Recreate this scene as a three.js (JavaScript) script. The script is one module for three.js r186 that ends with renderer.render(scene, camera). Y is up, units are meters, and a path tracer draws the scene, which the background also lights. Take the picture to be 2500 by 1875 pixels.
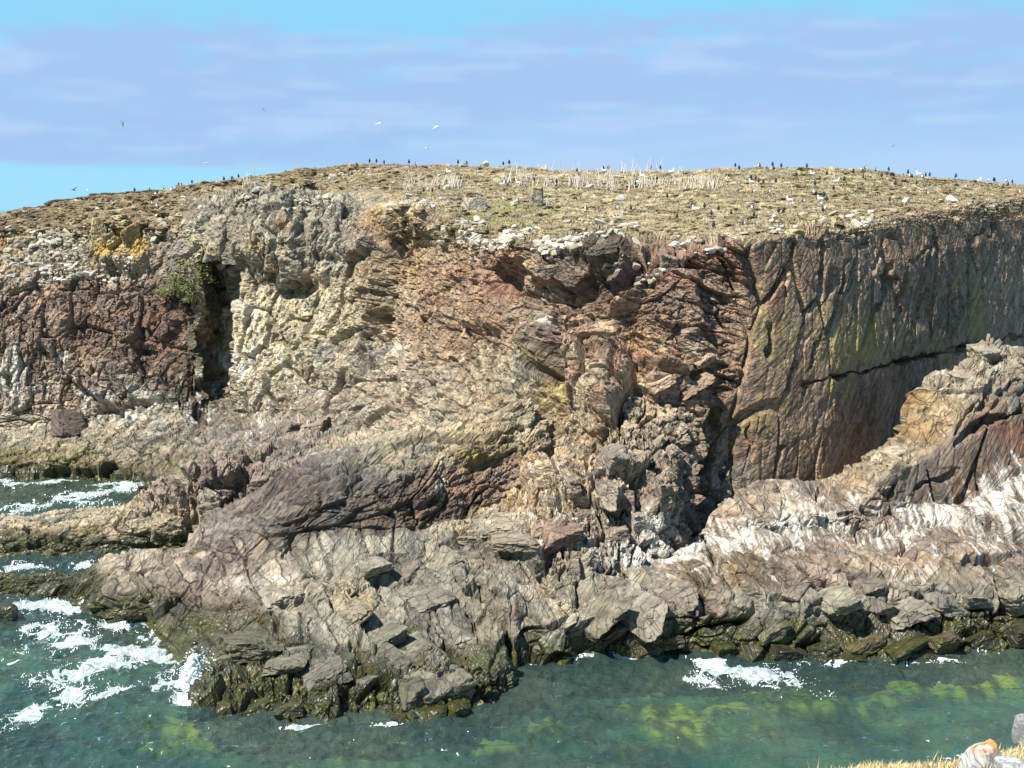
import * as THREE from 'three';
import { mergeGeometries } from 'three/addons/utils/BufferGeometryUtils.js';
import { ConvexGeometry } from 'three/addons/geometries/ConvexGeometry.js';

// ------------------------------------------------------------------ camera, sky, sun, exposure
const scene = new THREE.Scene();
const EYE = 18, PITCH = 7.5 * Math.PI / 180, FPX = 3165;      // eye height above the sea, downward tilt, focal length in 2500-wide pixels
const camera = new THREE.PerspectiveCamera(2 * Math.atan(937.5 / FPX) * 180 / Math.PI, 4 / 3, 0.1, 30000);
camera.position.set(0, EYE, 0);
camera.rotation.set(-PITCH, 0, 0);
const renderer = new THREE.WebGLRenderer({ antialias: true });
renderer.setSize(1024, 768);
renderer.toneMapping = THREE.LinearToneMapping;
renderer.toneMappingExposure = 1.95;
renderer.shadowMap.enabled = true;

const SUN_AZ = -54 * Math.PI / 180, SUN_EL = 55 * Math.PI / 180;  // high on the left, a little behind the camera
const sunDir = new THREE.Vector3(Math.sin(SUN_AZ) * Math.cos(SUN_EL), Math.sin(SUN_EL), Math.cos(SUN_AZ) * Math.cos(SUN_EL));
const sun = new THREE.DirectionalLight(new THREE.Color(1, 0.965, 0.90), 5.0);
sun.position.copy(sunDir).multiplyScalar(160).add(new THREE.Vector3(0, 5, -75));
sun.target.position.set(0, 5, -75);
sun.castShadow = true;
sun.shadow.mapSize.set(4096, 4096);
Object.assign(sun.shadow.camera, { left: -70, right: 70, top: 60, bottom: -60, near: 10, far: 320 });
scene.add(sun, sun.target);

// ------------------------------------------------------------------ noise
const hash = (x, y, z, s) => {
  let h = Math.imul(x, 374761393) ^ Math.imul(y, 668265263) ^ Math.imul(z, 2147483647 - 1640531535) ^ Math.imul(s, 1274126177);
  h = Math.imul(h ^ (h >>> 15), 2246822519); h = Math.imul(h ^ (h >>> 13), 3266489917);
  return (h ^ (h >>> 16)) >>> 0;
};
const U = 1 / 4294967296;
const sm = (t) => t * t * (3 - 2 * t);
const clamp = (x, a = 0, b = 1) => (x < a ? a : x > b ? b : x);
const ss = (a, b, x) => sm(clamp((x - a) / (b - a)));
const lerp = (a, b, t) => a + (b - a) * t;
function vn(x, y, z, s) {
  const ix = Math.floor(x), iy = Math.floor(y), iz = Math.floor(z), u = sm(x - ix), v = sm(y - iy), w = sm(z - iz);
  const c = (a, b, d) => hash(ix + a, iy + b, iz + d, s) * U;
  return lerp(lerp(lerp(c(0, 0, 0), c(1, 0, 0), u), lerp(c(0, 1, 0), c(1, 1, 0), u), v), lerp(lerp(c(0, 0, 1), c(1, 0, 1), u), lerp(c(0, 1, 1), c(1, 1, 1), u), v), w) * 2 - 1;
}
const fbm = (x, y, z, s, n = 4) => { let a = 0, k = 0.5, f = 1; for (let i = 0; i < n; i++) { a += k * vn(x * f, y * f, z * f, s + i * 17); k *= 0.5; f *= 2.03; } return a; };
function vn2(x, y, s) {
  const ix = Math.floor(x), iy = Math.floor(y), u = sm(x - ix), v = sm(y - iy);
  return lerp(lerp(hash(ix, iy, 0, s), hash(ix + 1, iy, 0, s), u), lerp(hash(ix, iy + 1, 0, s), hash(ix + 1, iy + 1, 0, s), u), v) * U * 2 - 1;
}
const fbm2 = (x, y, s, n = 4) => { let a = 0, k = 0.5, f = 1; for (let i = 0; i < n; i++) { a += k * vn2(x * f, y * f, s + i * 31); k *= 0.5; f *= 2.03; } return a; };
// fractured cells: every cell is a block with its own height and tilt
let cH = 0, cT = 0, cE = 0, cI = 0, cR = 0;
const mixed = (h) => { h = Math.imul(h ^ (h >>> 16), 2246822519); return (h ^ (h >>> 13)) >>> 0; };
function cells(x, y, z, s, bev, step, tilt) {                       // cR: relief, blended over a bevel at the joints
  const ix = Math.floor(x), iy = Math.floor(y), iz = Math.floor(z);
  let d1 = 9, d2 = 9, h1 = 0, h2 = 0, x1 = 0, y1 = 0, z1 = 0, x2 = 0, y2 = 0, z2 = 0;
  for (let a = -1; a < 2; a++) for (let b = -1; b < 2; b++) for (let c = -1; c < 2; c++) {
    const h = hash(ix + a, iy + b, iz + c, s);
    const px = ix + a + (h & 1023) / 1024 - x, py = iy + b + ((h >>> 10) & 1023) / 1024 - y, pz = iz + c + ((h >>> 20) & 1023) / 1024 - z;
    const d = px * px + py * py + pz * pz;
    if (d < d1) { d2 = d1; h2 = h1; x2 = x1; y2 = y1; z2 = z1; d1 = d; h1 = h; x1 = px; y1 = py; z1 = pz; } else if (d < d2) { d2 = d; h2 = h; x2 = px; y2 = py; z2 = pz; }
  }
  const r = mixed(h1), q = mixed(h2);
  cI = r; cH = (r & 255) / 255 - 0.5; cE = Math.sqrt(d2) - Math.sqrt(d1);
  const a1 = cH * step - tilt * (x1 * (((r >>> 8) & 255) / 127 - 1) + y1 * (((r >>> 16) & 255) / 127 - 1) + z1 * (((r >>> 24) & 255) / 127 - 1));
  const t = cE / bev;
  if (t >= 1) { cR = a1; return; }
  const a2 = ((q & 255) / 255 - 0.5) * step - tilt * (x2 * (((q >>> 8) & 255) / 127 - 1) + y2 * (((q >>> 16) & 255) / 127 - 1) + z2 * (((q >>> 24) & 255) / 127 - 1));
  cR = lerp((a1 + a2) / 2, a1, t);
}
let seed = 12345;
const rnd = () => { seed = (seed + 0x6d2b79f5) | 0; let t = Math.imul(seed ^ (seed >>> 15), 1 | seed); t = (t + Math.imul(t ^ (t >>> 7), 61 | t)) ^ t; return ((t ^ (t >>> 14)) >>> 0) * U; };
const rr = (a, b) => a + (b - a) * rnd();

// ------------------------------------------------------------------ sky
const lin = (c) => (c <= 0.04045 ? c / 12.92 : Math.pow((c + 0.055) / 1.055, 2.4));
const rgb = (r, g, b) => [lin(r / 255), lin(g / 255), lin(b / 255)];
const mix3 = (a, b, t) => [lerp(a[0], b[0], t), lerp(a[1], b[1], t), lerp(a[2], b[2], t)];
{
  const W = 2048, H = 1024, data = new Float32Array(W * H * 4), D = Math.PI / 180;
  const LOW = rgb(166, 226, 255), BLUE = rgb(146, 216, 252), ZEN = [0.085, 0.20, 0.52], CLOUD = rgb(168, 199, 244), CLOUDLOW = rgb(182, 216, 252), WISP = rgb(186, 213, 250);
  const SPAN = (x) => x;
  for (let j = 0; j < H; j++) {
    const el = (j + 0.5) / H * 180 - 90;
    for (let i = 0; i < W; i++) {
      const az = (i + 0.5) / W * 360 - 180;                       // u = atan2(z, x)/2pi + .5
      let a = az + 90; if (a > 180) a -= 360; if (a < -180) a += 360;  // degrees right of the view's centre
      let c = mix3(LOW, BLUE, ss(0.5, 7, el));
      c = mix3(c, ZEN, ss(8, 70, el));
      const X = Math.cos(a * D), Y = Math.sin(a * D);
      const w = fbm(X * 9, Y * 9, el * 0.5, 5, 5), w2 = fbm(X * 30, Y * 30, el * 1.6, 9, 4);
      // a long bank of thin cloud, its flat foot a little above the horizon on the left
      const foot = 2.05 - 0.022 * (a + 22) - 1.6 * ss(-9, 4, a) + w * 0.10 + w2 * 0.09;
      const top = 7.9 + 0.9 * ss(-14, 16, a) + w * 2.2 + w2 * 0.9 - 0.5 * ss(-17, -24, a);
      let k = ss(foot - 0.06, foot + 0.12, el) * (1 - ss(top - 0.9, top + 0.7, el));
      let cc = mix3(CLOUDLOW, CLOUD, ss(0.5, 5.5, el + w * 1.4 + 3.2 * ss(2, -12, a)));
      cc = mix3(cc, WISP, 0.85 * ss(-0.05, 0.45, fbm(X * 16, Y * 16, el * 2.6, 44, 6)));
      const w3 = fbm(X * 60, Y * 60, el * 5, 19, 4); c = mix3(c, cc, k * clamp(0.96 - (0.18 + 0.4 * ss(4.5, 8, el)) * ss(0.05, 0.4, w2 + w * 0.4 + w3 * 0.35)));
      // higher: scattered thin streaks going on over the whole sky
      const hi = fbm(X * 5, Y * 5, el * 0.22, 71, 5);
      c = mix3(c, WISP, 0.55 * ss(0.05, 0.4, hi) * ss(8, 12, el) * (1 - ss(40, 80, el)));
      if (el < 0) c = [0.05, 0.11, 0.14];
      const o = (j * W + i) * 4; data[o] = c[0] / 1.95; data[o + 1] = c[1] / 1.95; data[o + 2] = c[2] / 1.95; data[o + 3] = 1;
    }
  }
  const t = new THREE.DataTexture(data, W, H, THREE.RGBAFormat, THREE.FloatType);
  t.mapping = THREE.EquirectangularReflectionMapping; t.magFilter = t.minFilter = THREE.LinearFilter; t.needsUpdate = true;
  scene.background = t; scene.environment = t;
}

// ------------------------------------------------------------------ surveying: a bearing, a dip and a forward distance give a place
const sP = Math.sin(PITCH), cP = Math.cos(PITCH);
function place(px, py, d) {
  const X = (px - 1250) / FPX, Y = (937.5 - py) / FPX, t = d / (cP + Y * sP);
  return [X * t, EYE + t * (Y * cP - sP), -d];
}
function onLevel(px, py, level) {                                   // where that line of sight meets a level
  const Y = (937.5 - py) / FPX, t = (level - EYE) / (Y * cP - sP);
  return [(px - 1250) / FPX * t, level, -t * (cP + Y * sP)];
}
function pchip(pts, k) {                                            // smooth monotone curve through pts[i][0] -> pts[i][k]
  const n = pts.length, x = pts.map((p) => p[0]), y = pts.map((p) => p[k]), m = new Array(n).fill(0), s = [];
  for (let i = 0; i < n - 1; i++) s.push((y[i + 1] - y[i]) / (x[i + 1] - x[i]));
  for (let i = 1; i < n - 1; i++) m[i] = s[i - 1] * s[i] <= 0 ? 0 : 2 / (1 / s[i - 1] + 1 / s[i]);
  m[0] = s[0]; m[n - 1] = s[n - 2];
  return (t) => {
    if (t <= x[0]) return y[0] + m[0] * (t - x[0]);
    if (t >= x[n - 1]) return y[n - 1] + m[n - 1] * (t - x[n - 1]);
    let i = 0; while (t > x[i + 1]) i++;
    const h = x[i + 1] - x[i], u = (t - x[i]) / h, u2 = u * u, u3 = u2 * u;
    return (2 * u3 - 3 * u2 + 1) * y[i] + (u3 - 2 * u2 + u) * h * m[i] + (3 * u2 - 2 * u3) * y[i + 1] + (u3 - u2) * h * m[i + 1];
  };
}

// ------------------------------------------------------------------ rock fabrics: bedding axes and block sizes in metres
const nrm = (v) => { const l = Math.hypot(...v); return v.map((c) => c / l); };
const cross = (a, b) => [a[1] * b[2] - a[2] * b[1], a[2] * b[0] - a[0] * b[2], a[0] * b[1] - a[1] * b[0]];
function fabric(long, normal, layers, warp, bev = 0.14) {
  const a = nrm(long), c = nrm(normal), b = nrm(cross(c, a)), c2 = cross(a, b);
  return { a, b, c: c2, layers, warp, bev };                           // sizes are along, across, through the beds
}
const FAB = {                                                       // each layer: three sizes, height, crack depth, step, tilt
  crag: fabric([0.12, 1, 0.1], [0.3, 0, 1], [[3.6, 1.7, 2.2, 0.62, 0.30, 1.1, 0.45], [1.3, 0.62, 0.8, 0.28, 0.16, 1, 0.5], [0.45, 0.26, 0.3, 0.11, 0.06, 0.9, 0.7]], 0.18, 0.05),
  shatter: fabric([1, 0.14, 0], [-0.12, 1, 0.45], [[2.8, 2.2, 1.2, 0.5, 0.2, 0.8, 0.8], [0.9, 0.8, 0.3, 0.20, 0.13, 0.9, 0.8], [0.34, 0.3, 0.12, 0.06, 0.05, 0.9, 1]], 0.35, 0.09),
  beds: fabric([1, 0.42, 0.2], [-0.4, 1, 0.2], [[4.4, 2.0, 1.0, 0.5, 0.22, 0.8, 0.8], [1.4, 0.8, 0.34, 0.2, 0.13, 0.9, 0.8], [0.4, 0.3, 0.13, 0.06, 0.05, 0.9, 1]], 0.4, 0.08),
  dipR: fabric([1, -0.5, 0.2], [0.45, 1, 0.3], [[4.0, 1.8, 0.9, 0.5, 0.24, 0.9, 0.7], [1.3, 0.8, 0.34, 0.22, 0.14, 0.9, 0.8], [0.4, 0.3, 0.13, 0.06, 0.05, 0.9, 1]], 0.3, 0.07),
  joint: fabric([-0.1, 1, 0.1], [0.2, 0, 1], [[2.0, 1.0, 1.5, 0.6, 0.5, 1, 0.5], [0.9, 0.5, 0.6, 0.26, 0.22, 0.9, 0.6], [0.32, 0.22, 0.26, 0.1, 0.06, 0.8, 1]], 0.18, 0.06),
  wall: fabric([0.30, 1, -0.3], [0.81, 0, 0.59], [[8.0, 2.6, 2.4, 0.10, 0.22, 1, 0.3], [2.8, 0.9, 0.9, 0.025, 0.05, 1, 0.5], [0.6, 0.28, 0.3, 0.012, 0.01, 1, 1]], 0.16, 0.06),
  slick: fabric([0.30, 1, -0.3], [0.81, 0, 0.59], [[7.0, 3.4, 2.6, 0.07, 0.04, 1, 1], [2.0, 0.7, 0.6, 0.035, 0.03, 1, 1], [0.5, 0.25, 0.25, 0.03, 0.0, 1, 1]], 0.25),
  plat: fabric([0.46, -0.16, 0.86], [-0.6, 0.8, 0.1], [[5.0, 2.4, 1.6, 0.46, 0.13, 0.5, 1.1], [2.0, 0.9, 0.6, 0.14, 0.10, 0.4, 1.1], [0.7, 0.34, 0.26, 0.03, 0.025, 0.5, 1.1]], 0.5, 0.3),
  slab: fabric([0.46, -0.2, 0.86], [-0.35, 0.9, 0.25], [[8.0, 3.0, 2.2, 0.6, 0.30, 0.6, 1], [2.4, 0.9, 0.6, 0.09, 0.12, 0.5, 1], [0.7, 0.3, 0.25, 0.02, 0.015, 0.6, 1]], 0.4, 0.3),
  reef: fabric([1, 0.06, -0.25], [0, 1, 0.5], [[5, 1.8, 0.9, 0.36, 0.18, 0.6, 1], [1.6, 0.6, 0.3, 0.15, 0.13, 0.6, 1], [0.45, 0.22, 0.14, 0.06, 0.04, 0.7, 1]], 0.4, 0.26),
  rubble: fabric([1, 0, 0], [0, 1, 0], [[1.5, 1.2, 1.0, 0.22, 0.12, 0.7, 1], [0.62, 0.5, 0.4, 0.2, 0.12, 0.8, 1], [0.28, 0.26, 0.2, 0.1, 0.04, 0.8, 1]], 0.3, 0.25),
  turf: fabric([1, 0, 0], [0, 1, 0], [[3.2, 3.4, 2.0, 0.12, 0, 0.3, 1], [0.8, 0.9, 0.6, 0.08, 0, 0.4, 1], [0.3, 0.4, 0.3, 0.04, 0, 0.6, 1]], 0.5, 0.5),
  tuss: fabric([1, 0, 0], [0, 1, 0], [[2.2, 2.6, 2.0, 0.16, 0, 0.5, 1], [0.75, 0.9, 0.6, 0.16, 0.12, 0.4, 0.6], [0.3, 0.35, 0.3, 0.07, 0.02, 0.6, 1]], 0.5, 0.4),
};
let dOut = 0, dTone = 0, dPick = 0, dFine = 0, dSpeck = 0;
function fracture(F, x, y, z, s, gap) {
  const wx = F.warp * vn(x * 0.35, y * 0.35, z * 0.35, s + 1), wy = F.warp * vn(x * 0.35, y * 0.35, z * 0.35, s + 2), wz = F.warp * vn(x * 0.35, y * 0.35, z * 0.35, s + 3);
  x += wx; y += wy; z += wz;
  const qa = x * F.a[0] + y * F.a[1] + z * F.a[2], qb = x * F.b[0] + y * F.b[1] + z * F.b[2], qc = x * F.c[0] + y * F.c[1] + z * F.c[2];
  let out = 0;
  for (let i = 0; i < 3; i++) {
    const L = F.layers[i];
    cells(qa / L[0], qb / L[1], qc / L[2], s + 11 * i, F.bev, L[5], L[6]);
    const keep = clamp(1.5 * L[1] / (gap + 0.02) - 0.45); if (keep <= 0) { if (i === 2) dSpeck = cH; if (i === 1) { dTone = cH; dPick = ((cI >>> 5) & 255) / 255; } continue; }
    out += L[3] * cR * keep;
    if (L[4]) out -= keep * L[4] * (i === 0 ? 1.8 * clamp(1.3 - cE / 0.065) : 1.35 * clamp(1.25 - cE / 0.09)) * (cI & 4096 ? 1 : 0.4);
    if (i === 2) dSpeck = cH;
    if (i === 1) { dTone = cH; dPick = ((cI >>> 5) & 255) / 255; }
    if (i === 0) dFine = cH;
  }
  dOut = out;
}

// ------------------------------------------------------------------ rock bodies: a sheet lofted through surveyed lines, then fractured
// lines: [[px, py, d], ...] from back to front; zones: fabric and colour patches; marks: cracks and blocks
const segDist = (px, py, P) => {
  let best = 1e9, at = 0; const n = P.length / 2 - 1;
  for (let i = 0; i < n; i++) {
    const ax = P[2 * i], ay = P[2 * i + 1], bx = P[2 * i + 2] - ax, by = P[2 * i + 3] - ay;
    const t = clamp(((px - ax) * bx + (py - ay) * by) / (bx * bx + by * by)), d = Math.hypot(px - ax - bx * t, py - ay - by * t);
    if (d < best) { best = d; at = (i + t) / n; }
  }
  sdAt = at; return best;
};
let sdAt = 0;
const OLIVE = [0.072, 0.070, 0.010], OLIVE2 = [0.022, 0.023, 0.008], WASH = [0.60, 0.57, 0.49];
function body(spec) {
  const { x0, x1, dx, lines, rows } = spec, nx = Math.round((x1 - x0) / dx) + 1, ny = rows.reduce((a, b) => a + b, 0) + 1, N = nx * ny;
  const fy = lines.map((l) => pchip(l, 1)), fd = lines.map((l) => pchip(l, 2));
  const P = new Float32Array(N * 3), B = new Float32Array(N * 3), PX = new Float32Array(N), PY = new Float32Array(N), C = new Float32Array(N * 3), UV = new Float32Array(N * 2), NR = new Float32Array(N * 3);
  const wet = new Uint8Array(N);
  const rowSeg = [], rowT = [];
  rows.forEach((n, k) => { for (let i = 0; i < n; i++) { rowSeg.push(k); rowT.push(i / n); } }); rowSeg.push(rows.length - 1); rowT.push(1);
  const soft = spec.soft ?? 0.12;
  for (let i = 0; i < nx; i++) {
    const px = x0 + i * dx, ys = fy.map((f) => f(px)), ds = fd.map((f) => f(px));
    for (let j = 0; j < ny; j++) {
      const k = rowSeg[j], t = rowT[j], o = j * nx + i;
      let py = lerp(ys[k], ys[k + 1], t), d = lerp(ds[k], ds[k + 1], t);
      if (t < soft && k > 0) { const u = (soft - t) / soft * 0.25 * soft; d += u * ((ds[k] - ds[k - 1]) * -0.5 + (ds[k + 1] - ds[k]) * -0.5) * 0 ; }
      const p = place(px, py, d);
      B[o * 3] = p[0]; B[o * 3 + 1] = p[1]; B[o * 3 + 2] = p[2]; PX[o] = px; PY[o] = py;
    }
  }
  const S = spec.stride ?? 7;
  for (let j = 0; j < ny; j++) for (let i = 0; i < nx; i++) {
    const o = (j * nx + i) * 3, l = (j * nx + Math.max(0, i - S)) * 3, r = (j * nx + Math.min(nx - 1, i + S)) * 3, u = (Math.max(0, j - S) * nx + i) * 3, d = (Math.min(ny - 1, j + S) * nx + i) * 3;
    const ax = B[r] - B[l], ay = B[r + 1] - B[l + 1], az = B[r + 2] - B[l + 2], bx = B[u] - B[d], by = B[u + 1] - B[d + 1], bz = B[u + 2] - B[d + 2];
    let x = ay * bz - az * by, y = az * bx - ax * bz, z = ax * by - ay * bx; const L = Math.hypot(x, y, z) || 1;
    NR[o] = x / L; NR[o + 1] = y / L; NR[o + 2] = z / L;
  }
  const fz = spec.fabrics, cz = spec.colours, marks = spec.cracks ?? [], lumps = spec.lumps ?? [], wash = spec.wash ?? [];
  const boxes = marks.map((m) => { const xs = m[3].filter((_, i) => i % 2 === 0), ys = m[3].filter((_, i) => i % 2 === 1), w = m[1] * 2.2 + 14; return [Math.min(...xs) - w, Math.max(...xs) + w, Math.min(...ys) - w, Math.max(...ys) + w]; });
  const seedB = spec.seed, uvA = spec.grainAlong ?? [1, 0.12, 0.6], uvB = spec.grainAcross ?? [-0.12, 1, 0.75];
  for (let o = 0; o < N; o++) {
    const o2 = o + nx < N ? o + nx : o - nx, gap = Math.hypot(B[o2 * 3] - B[o * 3], B[o2 * 3 + 1] - B[o * 3 + 1], B[o2 * 3 + 2] - B[o * 3 + 2]);
    const x = B[o * 3], y = B[o * 3 + 1], z = B[o * 3 + 2];
    const g1 = fbm(x * 0.45, y * 0.45, z * 0.45, seedB + 5, 4), g2 = fbm(x * 0.45, y * 0.45, z * 0.45, seedB + 6, 4);
    const px = PX[o] + g1 * 46, py = PY[o] + g2 * 40;              // ragged borders between patches
    // fabric
    let best = null, bw = 0, second = null, sw = 0;
    for (const f of fz) { const a = (px - f[1]) / f[3], b = (py - f[2]) / f[4], w = Math.exp(-a * a - b * b) * (f[5] ?? 1); if (w > bw) { second = best; sw = bw; best = f; bw = w; } else if (w > sw) { second = f; sw = w; } }
    if (bw < 1e-12) { best = fz[0]; bw = 1; }
    fracture(FAB[best[0]], x, y, z, seedB + 40, gap);
    let out = dOut, tone = dTone, pick = dPick, big = dFine; const speck = dSpeck;
    if (second && second[0] !== best[0] && sw > bw * 0.45) {
      const t = 0.5 * ss(0.45, 1, sw / bw); fracture(FAB[second[0]], x, y, z, seedB + 40, gap); out = lerp(out, dOut, t); tone = lerp(tone, dTone, t);
    }
    const soilness = best[0] === 'turf' || best[0] === 'tuss' ? 1 : 0;
    out += (best[0] === 'wall' || best[0] === 'slick' ? 0.06 : 0.35) * (1 - soilness * 0.5) * fbm(x * 0.3, y * 0.3, z * 0.3, seedB + 80, 3) + (spec.fine ?? 0.05) * (best[0] === 'wall' || best[0] === 'slick' ? 0.25 : 1) * (1 - 2 * Math.abs(vn(x * 4, y * 4, z * 4, seedB + 81))) * (1 - soilness * 0.3);
    out *= spec.gain ?? 1;
    let down = 0, ow = 0;
    const qx = PX[o] + 9 * vn(x * 1.2, y * 1.2, z * 1.2, seedB + 91) + 4 * vn(x * 4, y * 4, z * 4, seedB + 93), qy = PY[o] + 9 * vn(x * 1.2, y * 1.2, z * 1.2, seedB + 92) + 4 * vn(x * 4, y * 4, z * 4, seedB + 94);
    for (let m = 0; m < marks.length; m++) {
      const b = boxes[m]; if (qx < b[0] || qx > b[1] || qy < b[2] || qy > b[3]) continue;
      const M = marks[m], d = segDist(qx, qy, M[3]), k = clamp(1 - d / (M[1] * clamp(0.75 + 0.9 * vn(x * 0.8, y * 0.8, z * 0.8, seedB + 97) + 0.5 * vn(x * 2.2, y * 2.2, z * 2.2, seedB + 98), 0.12, 1.4)));
      if (k > 0) { const e = ss(0, 0.12, sdAt) * ss(0, 0.12, 1 - sdAt), v = M[2] * Math.min(1, k * 2.0) * (0.35 + 0.65 * e) * (0.75 + 0.5 * vn(x * 0.9, y * 0.9, z * 0.9, seedB + 95)); if (M[4] === 'down') down += v; else out -= v; }
    }
    for (const t of spec.steps ?? []) {                             // [name, reach, height, line from top to bottom]
      const L = t[3], d = segDist(qx, qy, L); if (d > t[1] * 2) continue;
      const e = ss(0, 0.15, sdAt) * ss(0, 0.15, 1 - sdAt), f = Math.min(L.length / 2 - 2, Math.floor(sdAt * (L.length / 2 - 1))), side = (L[2 * f + 2] - L[2 * f]) * (qy - L[2 * f + 1]) - (L[2 * f + 3] - L[2 * f + 1]) * (qx - L[2 * f]);
      out += e * t[2] * Math.exp(-d / t[1]) * clamp(side > 0 ? d / 14 : -d / 14, -1, 1) * (side > 0 ? 1 : 0.7);
    }
    for (const l of lumps) {                                      // [name, x, y, rx, ry, turn, height, sharpness]
      const a = qx - l[1], b = qy - l[2]; if (Math.abs(a) > 2 * (l[3] + l[4]) || Math.abs(b) > 2 * (l[3] + l[4])) continue;
      const c = Math.cos(l[5]), s = Math.sin(l[5]), q = Math.max(Math.abs(a * c + b * s) / l[3], Math.abs(b * c - a * s) / l[4]) * 0.55 + 0.45 * Math.hypot((a * c + b * s) / l[3], (b * c - a * s) / l[4]);
      if (q < 1.4) out += l[6] * (1 - ss(1 - (l[7] ?? 0.5), 1.15, q));
    }
    let nx_ = NR[o * 3], ny_ = NR[o * 3 + 1], nz_ = NR[o * 3 + 2];
    if (spec.edgeFade) out *= spec.edgeFade(PX[o], PY[o]);
    P[o * 3] = x + nx_ * out; P[o * 3 + 1] = y + ny_ * out - down; P[o * 3 + 2] = z + nz_ * out;
    // colour
    let r = 0, g = 0, bl = 0, W = 0;
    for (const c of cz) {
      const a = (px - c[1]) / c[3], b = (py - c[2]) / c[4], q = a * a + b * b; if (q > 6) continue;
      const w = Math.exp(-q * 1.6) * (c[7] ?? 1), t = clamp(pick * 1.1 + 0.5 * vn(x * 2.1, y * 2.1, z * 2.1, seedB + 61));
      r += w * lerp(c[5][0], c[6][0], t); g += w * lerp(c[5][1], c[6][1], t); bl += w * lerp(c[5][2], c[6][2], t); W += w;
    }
    if (W < 1e-5) { const c = cz[0]; r = c[5][0]; g = c[5][1]; bl = c[5][2]; W = 1; }
    const tn = spec.tint ?? [1, 1, 1]; r *= tn[0] / W; g *= tn[1] / W; bl *= tn[2] / W;
    const grain = 1 + 0.42 * tone + 0.24 * big + 0.5 * speck + 0.26 * fbm(x * 3.1, y * 3.1, z * 3.1, seedB + 62, 3) + 0.24 * vn(x * 11, y * 11, z * 11, seedB + 63);
    r *= grain; g *= grain; bl *= grain;
    const warm = 0.12 * fbm(x * 0.9, y * 0.9, z * 0.9, seedB + 64, 3); r *= 1 + warm; bl *= 1 - warm * 1.2;
    for (const m of wash) {                                       // droppings and lichens: [colour, x, y, rx, ry, strength, lean, fineness]
      const a = (px - m[1]) / m[3], b = (py - m[2]) / m[4], q = a * a + b * b; if (q > 3.5) continue;
      const lean = m[6], n = lean === null ? fbm(x * 1.6, y * 1.6, z * 1.6, seedB + 66, 4) * 1.4 : fbm2((PX[o] - PY[o] * lean) / m[7], (PY[o] + PX[o] * lean * 0.5) / (m[7] * 9), seedB + 65, 4) * 1.5 + 0.5 * tone + 0.5 * fbm(x * 2.2, y * 2.2, z * 2.2, seedB + 69, 3) + 0.3 * speck;
      const k = clamp((m[5] * 0.98 * Math.exp(-q * 1.1) + 0.72 * n - 0.40) * 1.45) * 0.88;
      if (k > 0) { r = lerp(r, m[0][0], k); g = lerp(g, m[0][1], k); bl = lerp(bl, m[0][2], k); }
    }
    const el = P[o * 3 + 1], tide = (spec.tide ?? 1.3) + 0.45 * fbm(x * 0.5, 0, z * 0.5, 301, 3) + 0.25 * tone;
    const kw = ss(tide + 0.18, tide - 0.22, el) * (spec.dry ? 0 : 1);
    if (kw > 0) {
      const m = clamp(0.5 + 0.9 * fbm(x * 1.7, y * 1.7, z * 1.7, 307, 3)), aa = mix3(OLIVE2, OLIVE, m);
      const k2 = kw * clamp(0.74 + 0.5 * ss(0.9, 0.2, el) + 0.5 * vn(x * 1.1, y * 1.1, z * 1.1, 311)) * 0.93, wetDark = 1 - 0.45 * kw;
      r = lerp(r * wetDark, aa[0], k2); g = lerp(g * wetDark, aa[1], k2); bl = lerp(bl * wetDark, aa[2], k2);
      if (kw > 0.4) wet[o] = 1;
    }
    C[o * 3] = clamp(r, 0.006, 0.85); C[o * 3 + 1] = clamp(g, 0.006, 0.85); C[o * 3 + 2] = clamp(bl, 0.005, 0.85);
    const A = uvA, Bv = uvB; const X = P[o * 3], Y = P[o * 3 + 1], Z = P[o * 3 + 2]; UV[o * 2] = X * A[0] + Y * A[1] + Z * A[2]; UV[o * 2 + 1] = X * Bv[0] + Y * Bv[1] + Z * Bv[2];
  }
  const dryI = [], wetI = [], q = (a, b, c, L) => L.push(a, b, c);
  for (let j = 0; j < ny - 1; j++) for (let i = 0; i < nx - 1; i++) {
    const a = j * nx + i, b = a + 1, c = a + nx, d = c + 1, L = wet[a] + wet[b] + wet[c] + wet[d] > 2 ? wetI : dryI;
    const e = (u, v) => Math.hypot(P[u * 3] - P[v * 3], P[u * 3 + 1] - P[v * 3 + 1], P[u * 3 + 2] - P[v * 3 + 2]);
    if (e(a, d) < e(b, c)) { q(a, c, d, L); q(a, d, b, L); } else { q(a, c, b, L); q(b, c, d, L); }
  }
  const G = new THREE.BufferGeometry();
  G.setAttribute('position', new THREE.BufferAttribute(P, 3)); G.setAttribute('color', new THREE.BufferAttribute(C, 3)); G.setAttribute('uv', new THREE.BufferAttribute(UV, 2));
  const idx = new Uint32Array(dryI.length + wetI.length); idx.set(dryI); idx.set(wetI, dryI.length);
  G.setIndex(new THREE.BufferAttribute(idx, 1)); G.addGroup(0, dryI.length, 0); G.addGroup(dryI.length, wetI.length, 1); G.computeVertexNormals();
  const mesh = new THREE.Mesh(G, wetI.length ? [ROCK, ROCKWET] : [ROCK]);
  mesh.castShadow = mesh.receiveShadow = true; mesh.name = spec.name; mesh.userData.kind = 'structure'; mesh.userData.label = spec.label;
  scene.add(mesh);
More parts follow.
